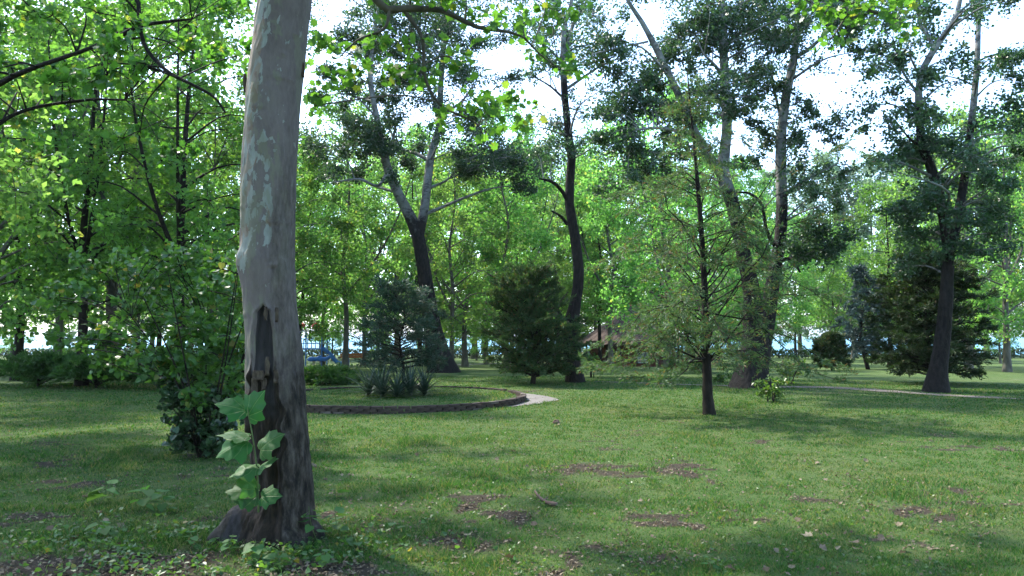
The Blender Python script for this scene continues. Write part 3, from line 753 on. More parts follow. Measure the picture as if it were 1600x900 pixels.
    for q in range(62):
        a = rng.random() * 6.283; rr = 5.6 * math.sqrt(rng.random()); z = 6.2 + 7.5 * rng.random() - .10 * rr
        c = np.array([base[0] + .6 + rr * math.cos(a), base[1] - .5 + rr * math.sin(a), max(z, 5.8 + .55 * max(0, base[1] - .5 + rr * math.sin(a) - 4))])
        u, v = proj(c[0], max(c[1], .5), c[2])
        if c[1] > .5 and v > -90: continue
        Sx, LP = clump(rng, c, .95, 75, 6); attach(tg, SP, SR, c, rng, 4, .06); twigs(tg, c, Sx, rng, .008)
        leaves(lg, LP, rng, .19, KITE, None, .8)
    obj('limbs', tg.mesh('limbs', base), M['bark_branch'], t)
    obj('crown', lg.mesh('crown', base, smooth=False), M['leaf_plane_near'], t)
foreground_plane()

# ------------------------------------------------------------------ big poplars
def rclumps(seed, n, x0, x1, y0, y1, r0, r1, d0, d1):
    r = rs(seed); return [(x0 + (x1 - x0) * r.random(), y0 + (y1 - y0) * r.random(), r0 + (r1 - r0) * r.random(), d0 + (d1 - d0) * r.random()) for _ in range(n)]
b = gpt(690, 582)
pixel_tree('poplar_tree', 'forked white-barked poplar rising behind the round bed, its foot dark', 'tree', b[1],
    [[(692, 585, 44, 0), (684, 550, 36, 0), (674, 500, 30, 0), (662, 420, 27, 0), (652, 365, 25, 0), (630, 318, 20, 0), (612, 280, 18, -.4), (598, 235, 15, -.7), (588, 180, 12, -1), (578, 120, 10, -1.2), (584, 60, 7, -1.2), (592, 5, 5, -1.2)],
     [(655, 368, 20, 0), (664, 320, 18, .2), (668, 285, 17, .4), (674, 240, 15, .6), (688, 190, 13, .6), (688, 150, 12, .6), (692, 90, 10, .6), (698, 0, 8, .6), (700, -70, 5, .6)],
     [(606, 268, 8, -.5), (590, 290, 6, -1.2), (560, 280, 5, -2), (520, 285, 3, -2.6)], [(618, 300, 6, -.3), (585, 290, 5, .8), (560, 275, 3, 1.4)],
     [(672, 252, 8, .5), (650, 240, 7, 1), (622, 232, 5, 1.6)], [(668, 295, 7, .4), (692, 285, 5, .2), (700, 280, 4, 0)], [(686, 185, 8, .6), (672, 140, 6, .9), (655, 100, 4, 1.2)], [(690, 180, 6, .6), (720, 160, 5, 0), (735, 140, 3, -.4)], [(604, 250, 7, -.5), (612, 225, 6, -.4), (620, 190, 4, -.2)]],
    [(585, 215, 44, -1), (560, 190, 40, -1.5), (610, 190, 34, -.8), (575, 240, 30, -1.4), (548, 130, 38, -1.5), (520, 110, 30, -1.6), (575, 70, 40, -1.2), (610, 150, 26, -1), (545, 55, 34, -1.4), (640, 60, 40, 0), (655, 100, 34, .8), (625, 130, 26, .4), (700, 50, 42, .6), (720, 110, 34, .3), (745, 70, 36, 0),
     (740, 200, 36, .4), (770, 245, 44, .2), (800, 262, 40, .1), (740, 265, 34, .6), (720, 240, 28, .8), (500, 150, 26, -1.8), (520, 270, 24, -2.5), (560, 265, 24, 1.2), (640, 20, 40, .2), (700, -20, 50, .6), (600, 5, 44, -1), (655, 225, 22, 1.2), (640, 255, 20, 1.6), (820, 290, 26, 0), (670, 500, 18, -.4), (655, 470, 16, -.3), (690, 490, 12, -.4)]
    + rclumps(311, 24, 490, 830, 0, 290, 14, 26, -2, 2),
    M['leaf_poplar'], M['bark_poplar'], .11, 1150, 31, wf=.8, loose=rclumps(313, 12, 500, 800, -30, 130, 34, 50, -3, 3) + rclumps(312, 26, 470, 860, -20, 260, 34, 56, -3, 3), dark=(3.6, 10.5), base=None)
b = gpt(898, 597)
pixel_tree('poplar_tree', 'single dark crooked poplar trunk right of the bushy juniper', 'tree', b[1],
    [[(899, 600, 28, 0), (896, 575, 24, 0), (893, 545, 24, 0), (890, 518, 29, 0), (898, 480, 21, 0), (904, 440, 20, 0), (902, 400, 19, 0), (895, 350, 18, 0), (889, 310, 17, 0), (893, 250, 16, 0), (886, 190, 14, 0), (881, 130, 13, 0), (880, 80, 11, 0), (882, 40, 9, 0), (894, 0, 7, 0), (900, -70, 4, 0)],
     [(888, 315, 8, 0), (876, 296, 7, -.3), (862, 284, 6, -.6), (842, 279, 3, -.9)], [(886, 350, 7, 0), (876, 338, 5, -.2), (862, 330, 3, -.4)], [(883, 90, 9, 0), (895, 40, 7, .4), (908, 18, 6, .6), (922, -10, 4, .8)], [(890, 520, 6, .1), (875, 490, 5, .3), (862, 470, 3, .5)],
     [(884, 110, 5, 0), (862, 80, 4, -.5), (840, 65, 3, -.9)], [(882, 155, 5, 0), (860, 135, 4, .4), (835, 120, 3, .7)]],
    [(870, 25, 30, 0), (890, 60, 22, .3), (850, 45, 26, -.6), (905, 15, 26, .5), (865, 95, 20, -.3), (835, 120, 20, .5), (890, 150, 16, 0), (880, 205, 20, .2), (895, 225, 18, -.3), (870, 225, 20, -.2), (845, 70, 20, -.8), (920, -20, 30, .6), (870, -30, 40, 0), (815, 50, 22, -1)] + rclumps(321, 14, 815, 945, -10, 260, 12, 20, -1.2, 1.2),
    M['leaf_poplar'], M['bark_poplar'], .09, 950, 32, wf=.86, loose=rclumps(323, 8, 840, 1000, -30, 90, 30, 44, -2, 3) + rclumps(322, 14, 790, 970, -30, 230, 28, 46, -2, 2), dark=(8.0, 14))
b = gpt(1170, 606)
pixel_tree('poplar_tree', 'massive twin-stemmed poplar behind the feathery sapling, burred at its foot', 'tree', b[1],
    [[(1172, 609, 58, 0), (1174, 580, 48, 0), (1180, 545, 44, 0), (1178, 500, 36, 0), (1172, 440, 30, 0), (1160, 390, 28, 0), (1148, 330, 26, 0), (1130, 275, 26, 0), (1131, 245, 23, 0), (1136, 200, 20, 0), (1134, 150, 18, 0), (1131, 90, 17, 0), (1128, 20, 15, 0), (1126, -80, 11, 0)],
     [(1130, 278, 20, 0), (1105, 240, 18, -.3), (1085, 205, 17, -.5), (1070, 170, 15, -.6), (1052, 130, 14, -.8), (1030, 85, 13, -1), (1005, 38, 10, -1.1), (978, -5, 7, -1.2), (960, -60, 5, -1.2)],
     [(1185, 560, 40, .5), (1198, 500, 32, .9), (1208, 440, 26, 1.1), (1218, 380, 23, 1.3), (1222, 320, 22, 1.4), (1220, 260, 21, 1.4), (1221, 210, 19, 1.4), (1228, 150, 18, 1.4), (1238, 105, 16, 1.4), (1244, 60, 12, 1.4), (1247, 0, 9, 1.4), (1250, -80, 6, 1.4)],
     [(1240, 90, 9, 1.4), (1262, 78, 8, 1), (1292, 50, 6, .6), (1325, 8, 4, .3)], [(1244, 60, 9, 1.4), (1255, 25, 8, 1.8), (1262, -20, 6, 2.2)], [(1088, 210, 9, -.5), (1060, 205, 7, -1.2), (1030, 200, 6, -1.8), (1000, 202, 4, -2.3)],
     [(1133, 70, 8, 0), (1165, 45, 6, .7), (1195, 30, 4, 1.2)], [(1132, 120, 8, 0), (1115, 100, 6, -.6), (1100, 85, 4, -1)], [(1214, 390, 9, 1.2), (1198, 360, 7, .8), (1190, 320, 6, .6), (1172, 303, 5, .3), (1150, 300, 3, 0)],
     [(1210, 410, 9, 1.2), (1236, 405, 7, .8), (1250, 425, 4, .4)], [(1222, 310, 8, 1.4), (1244, 290, 6, 1), (1280, 270, 4, .7), (1310, 255, 3, .4)], [(1222, 190, 7, 1.4), (1214, 160, 6, 1.6), (1205, 110, 4, 1.8)], [(1050, 125, 6, -.8), (1010, 80, 4, -1.6), (985, 68, 3, -2)], [(1012, 65, 5, -1.1), (965, 75, 4, -1.6), (925, 85, 2.5, -2)]],
    [(950, 180, 40, -1.5), (990, 165, 44, -1.2), (1020, 120, 40, -1), (1035, 170, 36, -.8), (965, 230, 40, -2), (1000, 240, 36, -2), (1010, 270, 36, -1.6), (940, 215, 30, -2.2), (1050, 90, 34, -.8), (1060, 60, 34, -.6), (1085, 20, 40, -.4), (1110, 60, 36, 0), (1080, 110, 30, -.4), (1100, 150, 28, 0), (1130, 30, 40, 0), (1150, 80, 30, .4), (1165, 20, 40, .8),
     (1190, 60, 36, 1.2), (1180, 115, 32, 1), (1195, 10, 40, 1.2), (1215, 50, 30, 1.5), (1235, 20, 36, 1.4), (1200, 140, 28, 1.2), (1170, 150, 24, .8), (1260, 40, 30, 1.2), (1270, 180, 22, 1.2), (1255, 170, 22, 1.3), (1250, 215, 26, 1.3), (1280, 200, 22, 1), (1300, 215, 20, .8), (1180, 190, 22, 1), (1195, 210, 20, 1.2), (1260, 350, 40, .8), (1290, 360, 36, .6), (1240, 380, 36, .6), (1300, 390, 34, .4), (1270, 400, 34, .5), (1325, 370, 26, .3),
     (1185, 250, 24, .9), (1160, 255, 22, .5), (990, 200, 30, -1.6), (1070, 240, 24, -.6), (1040, 260, 26, -.8), (1330, 30, 30, .4), (1315, 60, 26, .5), (1340, 80, 24, .4), (1100, -30, 50, 0), (1200, -40, 55, 1), (1280, -20, 44, 1), (1000, -10, 34, -1.2), (1175, 330, 26, .3)] + rclumps(331, 22, 925, 1090, 60, 300, 16, 28, -2.5, 0) + rclumps(332, 20, 1060, 1240, -20, 250, 14, 28, -1, 2) + rclumps(333, 9, 1240, 1340, -20, 60, 16, 28, 0, 2) + rclumps(334, 8, 1240, 1320, 230, 420, 16, 30, -.5, 2),
    M['leaf_poplar'], M['bark_poplar'], .092, 1300, 33, wf=.8, loose=rclumps(338, 14, 1080, 1300, -30, 170, 30, 46, -2, 3) + rclumps(335, 34, 920, 1240, -30, 310, 34, 56, -2.5, 2.5) + rclumps(336, 12, 1240, 1430, -30, 70, 34, 50, -1, 2) + rclumps(337, 10, 1230, 1330, 180, 340, 26, 44, -1, 2), dark=(4.6, 8.0))
b = gpt(1462, 612)
pixel_tree('poplar_tree', 'bowed dark-trunked poplar at the right edge with hanging dark foliage', 'tree', b[1],
    [[(1462, 615, 34, 0), (1466, 580, 26, 0), (1474, 520, 23, 0), (1480, 440, 21, 0), (1481, 380, 20, 0), (1470, 315, 18, 0), (1456, 265, 17, 0), (1440, 225, 15, 0), (1437, 180, 14, 0), (1436, 135, 13, 0), (1446, 100, 12, 0), (1470, 62, 11, 0), (1496, 20, 9, 0), (1510, -60, 6, 0)],
     [(1486, 390, 18, 0), (1500, 320, 16, .5), (1512, 240, 14, 1), (1525, 120, 11, 1.4), (1530, 0, 8, 1.8)], [(1438, 230, 6, 0), (1420, 215, 4, -.4), (1400, 190, 3, -.7)], [(1446, 245, 5, 0), (1462, 225, 4, .4), (1480, 215, 3, .8)], [(1437, 150, 6, 0), (1410, 110, 4, .4), (1395, 60, 3, .7)], [(1460, 75, 6, 0), (1440, 40, 5, .4), (1430, 0, 3, .8)]],
    rclumps(41, 34, 1385, 1600, -40, 330, 22, 40, -1.5, 2) + rclumps(42, 20, 1400, 1600, 250, 420, 24, 40, -1.5, 2) + [(1395, 30, 30, 0), (1380, 70, 28, 0), (1410, 90, 30, 0), (1365, 110, 22, 0), (1400, 140, 26, 0), (1360, 170, 18, 0), (1420, 180, 26, 0), (1350, 200, 18, 0), (1400, 250, 26, 0), (1440, 300, 34, 0), (1425, 340, 30, .5), (1395, 330, 22, .5), (1350, 20, 26, .2), (1440, 370, 34, .6)],
    M['leaf_poplar'], M['bark_poplar'], .098, 1050, 34, wf=.85, loose=rclumps(343, 22, 1350, 1600, -30, 330, 34, 56, -2, 2.5), dark=(7.2, 9.5))

# ------------------------------------------------------------------ trees on the left
b = gpt(178, 590)
pixel_tree('plane_tree', 'many-stemmed plane tree with upswept branches behind the left bush', 'tree', b[1],
    [[(176, 594, 26, 0), (177, 520, 23, 0), (178, 450, 22, 0), (168, 390, 13, 0), (160, 320, 11, 0), (158, 240, 9, 0), (150, 120, 6, 0), (140, 20, 4, 0)],
     [(180, 455, 14, 0), (195, 380, 11, .4), (208, 320, 10, .8), (214, 260, 8, 1), (228, 180, 6, 1.4), (250, 60, 4, 1.8)], [(182, 450, 13, 0), (200, 400, 10, -.6), (230, 350, 9, -1), (262, 312, 8, -1.4), (300, 285, 6, -1.8), (335, 262, 4, -2)],
     [(184, 440, 10, 0), (230, 370, 8, 1), (258, 330, 7, 1.6), (300, 280, 5, 2), (350, 200, 4, 2.4)], [(176, 440, 10, 0), (150, 400, 8, -.5), (120, 380, 6, -1), (60, 340, 4, -1.4)], [(160, 300, 6, 0), (190, 240, 5, -.7), (215, 180, 3, -1.2)]],
    rclumps(51, 62, 40, 390, -20, 300, 26, 46, -3, 4) + rclumps(52, 22, 60, 380, 250, 420, 22, 36, -3, 3),
    M['leaf_plane'], M['bark_branch'], .135, 380, 52, up=.9)
tt = pixel_tree('plane_tree', 'tall tree whose bare dark boughs cross the top left corner', 'tree', 13.0,
    [[(-110, 690, 70, 0), (-105, 560, 58, 0), (-95, 400, 54, 0), (-80, 200, 48, 0), (-60, 0, 42, 0), (-40, -200, 34, 0), (-30, -420, 20, 0)],
     [(-85, 210, 16, 0), (0, 130, 9, -.6), (128, 80, 6, -1.2), (180, 60, 8, -1.4), (215, 42, 6, -1.5), (260, 34, 5, -1.6), (300, 30, 3, -1.6)],
     [(-60, 20, 22, 0), (60, -60, 13, -.8), (160, -50, 10, -1.3), (212, -5, 7, -1.6), (218, 40, 6.5, -1.7), (230, 78, 6, -1.8), (262, 112, 6, -1.9), (300, 132, 5, -2), (335, 152, 4, -2), (352, 176, 3, -2)],
     [(-80, 260, 12, 0), (20, 180, 6, 1), (128, 157, 4.5, 1.6), (195, 156, 3, 2)]],
    rclumps(53, 44, -80, 385, -70, 130, 24, 40, -2.5, 2.5) + rclumps(54, 16, -100, 330, 100, 240, 20, 32, -1.5, 3) + rclumps(55, 18, -260, 400, -420, -80, 50, 80, -4, 4),
    M['leaf_plane_near'], M['bark_dark'], .108, 420, 55, up=.9, tmpl=PLV, tri=PLT, base=at(-110, 690, 13.0), flare=True)

# ------------------------------------------------------------------ background wood
protos = [proto_tree('plane_tree', 60, 13.5, .17, 3.6, 46, 15500, .145, .17, M['bark_young'], M['leaf_wood'], (.8, 1.4), fork=True),
          proto_tree('plane_tree', 61, 15.0, .24, 3.0, 44, 15000, .145, .15, M['bark_young'], M['leaf_wood'], (.75, 1.3)),
          proto_tree('plane_tree', 62, 12.0, .14, 3.4, 40, 14000, .138, .15, M['bark_young'], M['leaf_wood'], (.8, 1.3), fork=True),
          proto_tree('ash_tree', 63, 14.0, .27, 2.6, 38, 13000, .138, .13, M['bark_dark'], M['leaf_wood'], (.7, 1.2)),
          proto_tree('plane_tree', 64, 13.0, .2, 3.2, 42, 13500, .145, .16, M['bark_dark'], M['leaf_plane'], (.8, 1.3), fork=True)]
used = [False] * 5
GW = 'trees of the background wood'
def plant(k, px, D, s, label, group=None, rz=None, sz=None, off=None):
    x = off[0] if off else (px - 800) / FPX * D * 1.0; y = off[1] if off else D
    z = float(gz(x, y)); rng = rs(int(abs(px) * 7 + D * 131 + k)); rz = rng.random() * 6.28 if rz is None else rz
    sc_ = (s * (.92 + .16 * rng.random()), s * (.92 + .16 * rng.random()), (sz or s))
    if not used[k]:
        o = protos[k]; used[k] = True; o.location = (x, y, z); o.rotation_euler = (0, 0, rz); o.scale = sc_; o['label'] = label
        if group: o['group'] = group
        return o
    return copy_tree(protos[k], (x, y, z), rz, sc_, label, group)
plant(1, 540, 39, 1.0, 'straight slim tree with a pale bare trunk behind the orange bench')
plant(0, 727, 45, 1.0, 'low-forking young tree beyond the grey footpath, between poplar and juniper')
plant(2, 706, 37.5, .95, 'slender tree close behind the foot of the forked poplar')
plant(1, 955, 42, .98, 'pale thin trunk standing in front of the thatched hut')
plant(3, 937, 44, .9, 'leaning pale trunk at the left eave of the thatched hut')
plant(1, 790, 40, .95, 'pale slim trunk rising out of the top of the bushy juniper')
plant(3, 812, 47, 1.0, 'thin grey trunk just left of the dark crooked poplar')
plant(0, 1042, 33, .95, 'stout grey stump-like trunk in front of the hut, crown above it')
plant(4, 283, 22.5, 1.0, 'leafy plane tree close behind the low junipers on the left')
plant(4, 132, 24, 1.0, 'dark thick trunk at the far left edge behind the low junipers')
for (k, px, D, s) in ((4, 30, 27, 1.05), (0, 90, 34, 1.05), (1, 215, 36, 1.0), (3, 250, 40, 1.05), (2, 330, 34, 1.05), (4, 385, 41, 1.05), (0, 300, 47, 1.1), (1, 160, 50, 1.1), (2, 440, 36, 1.0), (3, 470, 47, 1.0), (0, 505, 52, 1.05), (4, -60, 36, 1.1), (2, -140, 30, 1.1), (1, -20, 48, 1.1)):
    plant(k, px, D, s, 'leafy green tree of the wood on the left', 'trees of the left wood')
for (k, px, D, s) in ((2, 570, 50, 1.0), (0, 620, 56, 1.1), (3, 655, 47, .95), (1, 590, 64, 1.1), (4, 690, 62, 1.1), (2, 760, 56, 1.0), (0, 835, 60, 1.1), (1, 870, 52, .95), (3, 905, 66, 1.1), (2, 930, 58, 1.05), (0, 985, 60, 1.1), (4, 1030, 54, 1.0), (1, 1075, 62, 1.1), (2, 1120, 48, .95), (3, 1165, 58, 1.0), (0, 740, 72, 1.15), (1, 800, 76, 1.2), (4, 880, 80, 1.2), (2, 960, 78, 1.1), (0, 1050, 80, 1.15), (3, 540, 76, 1.1), (1, 470, 72, 1.15), (2, 380, 66, 1.1), (0, 240, 66, 1.1), (3, 655, 82, 1.2), (4, 100, 62, 1.1)):
    plant(k, px, D, s * 1.13, 'light green leafy tree standing far back in the middle wood', 'trees of the middle wood')
for (k, px, D, s, lab) in ((3, 1242, 66, .9, 'thin trunk left of the double trunk by the lake gap'), (1, 1296, 68, .85, 'left trunk of the close pair before the lake gap'), (3, 1303, 69, .85, 'right trunk of the close pair before the lake gap'), (1, 1330, 72, .8, 'thin pale trunk just left of the blue-green spruce'), (4, 1388, 44, .85, 'grey trunk just right of the blue-green spruce'), (2, 1440, 46, .95, 'grey trunk half hidden behind the dark yew mass'), (0, 1200, 52, .85, 'young tree glimpsed behind the twin-stemmed poplar')):
    plant(k, px, D, s, lab)
for (k, px, D, s) in ((0, 1510, 38, 1.0), (2, 1570, 34, 1.0), (4, 1640, 44, 1.1), (1, 1520, 60, 1.0), (0, 1420, 70, .9)):
    plant(k, px, D, s, 'green tree standing beyond the right edge of the lawn', 'trees right of the lawn')
for (k, px, D, s) in ((2, -80, 46, .5), (0, 20, 55, .55), (2, 110, 58, .5), (0, 200, 54, .5), (2, 290, 60, .55), (0, 350, 55, .5), (2, 430, 62, .5), (0, 520, 66, .5), (2, 600, 70, .55), (0, 665, 66, .5), (2, 745, 68, .5), (0, 820, 70, .55), (2, 890, 66, .5), (0, 1010, 68, .55), (2, 1090, 66, .5), (0, 1150, 70, .5), (2, 1480, 62, .55), (0, 1560, 58, .55)):
    plant(k, px, D, s, 'low young tree filling the gap under the far trees', 'young trees under the far wood')
# trees around and behind the viewer: they shade the lawn
for (k, x, y, s) in ((0, -13.5, 14.5, 1.15), (2, -17, 24, 1.2), (4, -9.5, 2.5, 1.1), (2, 15.5, 12, 1.0), (4, 18, 20, 1.0), (0, 4.5, -8, 1.1), (2, -6.5, -9, 1.15), (1, 11, -5, 1.1), (0, -1, -16, 1.2)):
    plant(k, 0, 0, s, 'leafy plane tree standing out of view beside the lawn', 'plane trees around the lawn', off=(x, y))

# far poplars on the shore, haze put into their pale leaf colour
fp = proto_tree('tall_poplar', 70, 26, .12, 2.6, 60, 11000, .30, .28, M['bark_young'], M['leaf_hazed_poplar'], (1.1, 1.7), prof=.5, sub=8)
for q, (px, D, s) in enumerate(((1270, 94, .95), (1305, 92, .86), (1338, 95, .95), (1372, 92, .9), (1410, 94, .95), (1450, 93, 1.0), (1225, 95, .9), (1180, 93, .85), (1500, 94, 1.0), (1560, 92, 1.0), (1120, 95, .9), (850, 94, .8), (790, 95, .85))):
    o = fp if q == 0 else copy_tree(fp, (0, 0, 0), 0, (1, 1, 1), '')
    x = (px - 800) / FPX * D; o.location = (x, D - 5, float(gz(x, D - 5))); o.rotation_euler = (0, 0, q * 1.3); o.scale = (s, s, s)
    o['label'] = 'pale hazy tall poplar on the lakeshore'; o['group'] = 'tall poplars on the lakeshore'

# ------------------------------------------------------------------ feathery sapling, junipers, spruce, shrubs
b = gpt(1107, 648); D = b[1]
Pt, Rt = px_stem([(1109, 651, 22, 0), (1106, 620, 17, 0), (1104, 560, 13, 0), (1102, 480, 11, 0), (1098, 390, 9, 0), (1091, 300, 7, 0), (1085, 230, 5, 0), (1078, 160, 3, 0), (1074, 110, 2, 0)], D, 34)
needle_plant('conifer_sapling', 'slender feathery conifer on the lawn right of centre, airy drooping sprays', 'tree', b, Pt[-1][2] - b[2], 3.0, 125, M['needle_feather'], M['bark_dark'], 81,
             z0=.14, prof=lambda t: np.interp(t, [0, .08, .3, .55, .8, 1], [.75, 1.0, .95, .55, .2, .05]), rise=.34, droop=.44, spray=.08, per=34, nlets=22, lets=.62, trunk=(Pt, Rt), up_let=.0, ragged=.95, thin=.45, wild=.7)
b = gpt(832, 600)
needle_plant('juniper_bush', 'broad dark bushy juniper left of the crooked poplar', 'shrub', b, 3.6, 1.75, 165, M['needle_olive'], M['bark_dark'], 82, z0=.06, prof=lambda t: np.interp(t, [0, .15, .45, .8, 1], [.9, 1.0, .85, .55, .2]), rise=.8, droop=.05, spray=.12, per=26, nlets=14, lets=.42, tr=.09, lowspread=True, ragged=.6)
b = np.array([BED[0] + .15, BED[1] + .3, float(gz(BED[0], BED[1]))])
needle_plant('juniper_shrub', 'dark blue-green conifer growing in the middle of the round bed', 'shrub', b, 2.75, 1.35, 74, M['needle_bed'], M['bark_dark'], 83, z0=.24, prof=lambda t: np.interp(t, [0, .2, .5, .8, 1], [.8, 1.0, .8, .55, .25]), rise=.45, droop=.15, spray=.09, per=24, nlets=13, lets=.42, tr=.05, lowspread=True, ragged=.75)
b = gpt(1357, 577)
needle_plant('spruce_tree', 'small blue-green spruce with drooping tiers near the lake hedge', 'tree', b, 5.4, 1.75, 64, M['needle_spruce'], M['bark_dark'], 84, z0=.14, rise=.12, droop=.30, spray=.16, per=24, nlets=15, lets=.45, tr=.11, up_let=-.1)
b = gpt(1436, 604)
needle_plant('yew_bush', 'large dark evergreen mass against the right edge trunk', 'shrub', b + [1.25, 1.6, 0], 4.2, 2.0, 190, M['needle_dark'], M['bark_dark'], 85, z0=.06, prof=lambda t: np.interp(t, [0, .15, .5, .8, 1], [.75, 1.0, .9, .6, .25]), rise=.5, droop=.12, spray=.12, per=26, nlets=15, lets=.44, tr=.09, lowspread=True, ragged=.6)
b = gpt(1300, 579)
needle_plant('thuja_bush', 'rounded brown-green thuja bush on the far lawn before the hedge', 'shrub', b, 1.6, .75, 110, M['leaf_thuja'], M['bark_dark'], 86, z0=.05, prof=lambda t: np.interp(t, [0, .2, .5, .8, 1], [.9, 1.0, .9, .5, .25]), rise=.9, droop=0, spray=.14, per=24, nlets=10, lets=.25, tr=.06, lowspread=True)
for q, (x, y, H, Rr, lab) in enumerate(((150, 606, .8, 1.6, 'low spreading juniper at the far left of the juniper row'), (255, 607, .85, 1.7, 'low spreading juniper behind the leafy bush'), (360, 606, .8, 1.6, 'low spreading juniper hidden behind the thick trunk'), (505, 605, .42, 1.0, 'low spreading juniper at the left side of the round bed'), (60, 604, .8, 1.7, 'low spreading juniper outside the left picture edge'))):
    b = gpt(x, y)
    if q == 3: b = gpt(512, 600)
    needle_plant('spreading_juniper', lab, 'shrub', b, H, Rr, 46, M['needle_spread'], M['bark_dark'], 90 + q, z0=.05, prof=lambda t: 1.0 - .45 * t, rise=.28 if q != 3 else .14, droop=.06, spray=.12, per=24, nlets=15, lets=.4, tr=.05, group='spreading junipers in a row')

def leaf_bush(name, label, cat, base, stems_n, clumps, leafm, leaf, per, seed, tmpl=KITE, tri=None, group=None, spread=.5, hscale=1.0):
    rng = rs(seed); tg = Geo(); lg = Geo(); base = np.asarray(base, float); sk = []; skr = []
    top = max(c[2] for c, _ in clumps) - base[2]
    for q in range(stems_n):
        a = rng.random() * 6.28; o = np.array([math.cos(a), math.sin(a), 0])
        P = spline([base + o * .12 * rng.random() - [0, 0, .05], base + o * spread * .4 + [0, 0, top * .35], base + o * spread * (.6 + .5 * rng.random()) + [0, 0, top * (.6 + .35 * rng.random())]], 14)
        R = np.linspace(.018, .006, 14); tg.tube(P, R, 5); sk.append(P); skr.append(R)
    sk = np.concatenate(sk); skr = np.concatenate(skr)
    for c, r in clumps:
        S, P = clump(rng, np.asarray(c, float), r, max(6, int(per * r * r)), max(4, int(14 * r)))
        P = P[P[:, 2] > base[2] + .03]
        attach(tg, sk, skr, np.asarray(c, float), rng, 4, .012); twigs(tg, np.asarray(c, float), S, rng, .005)
        leaves(lg, P, rng, leaf, tmpl, tri, .9)
    t = thing(name, label, cat, base, group)
    obj('stems', tg.mesh('stems', base), M['bark_dark'], t); obj('foliage', lg.mesh('foliage', base, smooth=False), leafm, t)
    return t
# bush beside the thick trunk: leafy arching top, ivy-dark foot
b = gpt(322, 712); D = b[1]; rng = rs(101)
cl = [(at(x, y, D + dd), r * (D + dd) / FPX) for x, y, r, dd in rclumps(102, 34, 255, 390, 500, 640, 24, 44, -.6, .8) + rclumps(103, 40, 130, 390, 415, 570, 24, 46, -.4, 1.6) + rclumps(104, 12, 30, 200, 430, 560, 24, 40, -.2, 1.6) + rclumps(105, 14, 200, 390, 385, 440, 16, 30, 0, 1)]
leaf_bush('leafy_bush', 'loose leafy bush with arching stems just left of the thick trunk', 'bush', b, 16, cl, M['leaf_bush'], .075, 680, 106, HRT, HRTT, spread=1.0)
cl = [(at(x, y, D - .15 + dd), r * D / FPX) for x, y, r, dd in rclumps(107, 26, 262, 372, 600, 700, 18, 34, -.35, .35)]
leaf_bush('ivy_bush', 'dark ivy mound at the foot of the leafy bush', 'bush', gpt(318, 716), 8, cl, M['leaf_ivy'], .075, 1300, 108, HRT, HRTT, spread=.4)
# shrubs further off
for (x, y, H, Rr, lm, lab) in ((715, 556, 1.3, .75, 'leaf_seedling', 'small bright green bush beyond the grey footpath'), (1097, 583, 1.1, .9, 'leaf_hedge', 'dark green shrub right of the hut behind the sapling'), (930, 572, 1.2, .8, 'leaf_bush', 'small glossy shrub at the left corner of the hut'), (1235, 600, 1.0, .6, 'leaf_bush', 'loose young shrub right of the twin-stemmed poplar'), (1128, 597, .35, .35, 'leaf_seedling', 'tiny bright shrub left of the twin-stemmed poplar'), (925, 590, .9, .4, 'leaf_bush', 'thin suckers at the foot of the crooked poplar'), (1205, 628, .7, .45, 'leaf_bush', 'low seedling clump in front of the twin-stemmed poplar'), (770, 552, 1.2, .9, 'leaf_hedge', 'green shrub far behind the bushy juniper')):
    b = gpt(x, y); r_ = rs(int(x)); cl = [(b + np.array([r_.normal() * Rr * .45, r_.normal() * Rr * .45, H * (.2 + .7 * r_.random())]), Rr * .42) for _ in range(9)]
    leaf_bush('shrub', lab, 'shrub', b, 6, cl, M[lm], .085 if b[1] < 35 else .12, 1500 if Rr < .5 else 900, int(x) + 3, spread=Rr * .5)

# lakeshore hedge
def hedge():
    rng = rs(120); x = np.linspace(-75, 75, 600); n = 26000
    px_ = (rng.random(n) - .5) * 150; h = .75 + .35 * vnoise(px_, px_ * 0, 2.2, 3) + .3 * sstep(.7, 1, vnoise(px_, px_ * 0, .6, 4))
    y = 74 + (rng.random(n) - .5) * .9; z = gz(px_, y) + h * rng.random(n) ** .7
    lg = Geo(); leaves(lg, np.stack([px_, y, z], -1), rng, .22, KITE, None, .5)
    tg = Geo()
    for xx in np.arange(-75, 75, .7): tg.tube([[xx, 74, -.75], [xx + rng.normal() * .1, 74, .1]], [.03, .015], 4)
    t = thing('hedge', 'long low dark hedge along the lakeshore', 'hedge', (0, 74, -.6))
    tag(obj('stems', tg.mesh('stems', (0, 74, -.6)), M['bark_dark'], t), kind='stuff'); tag(obj('foliage', lg.mesh('foliage', (0, 74, -.6), smooth=False), M['leaf_hedge'], t), kind='stuff')
hedge()

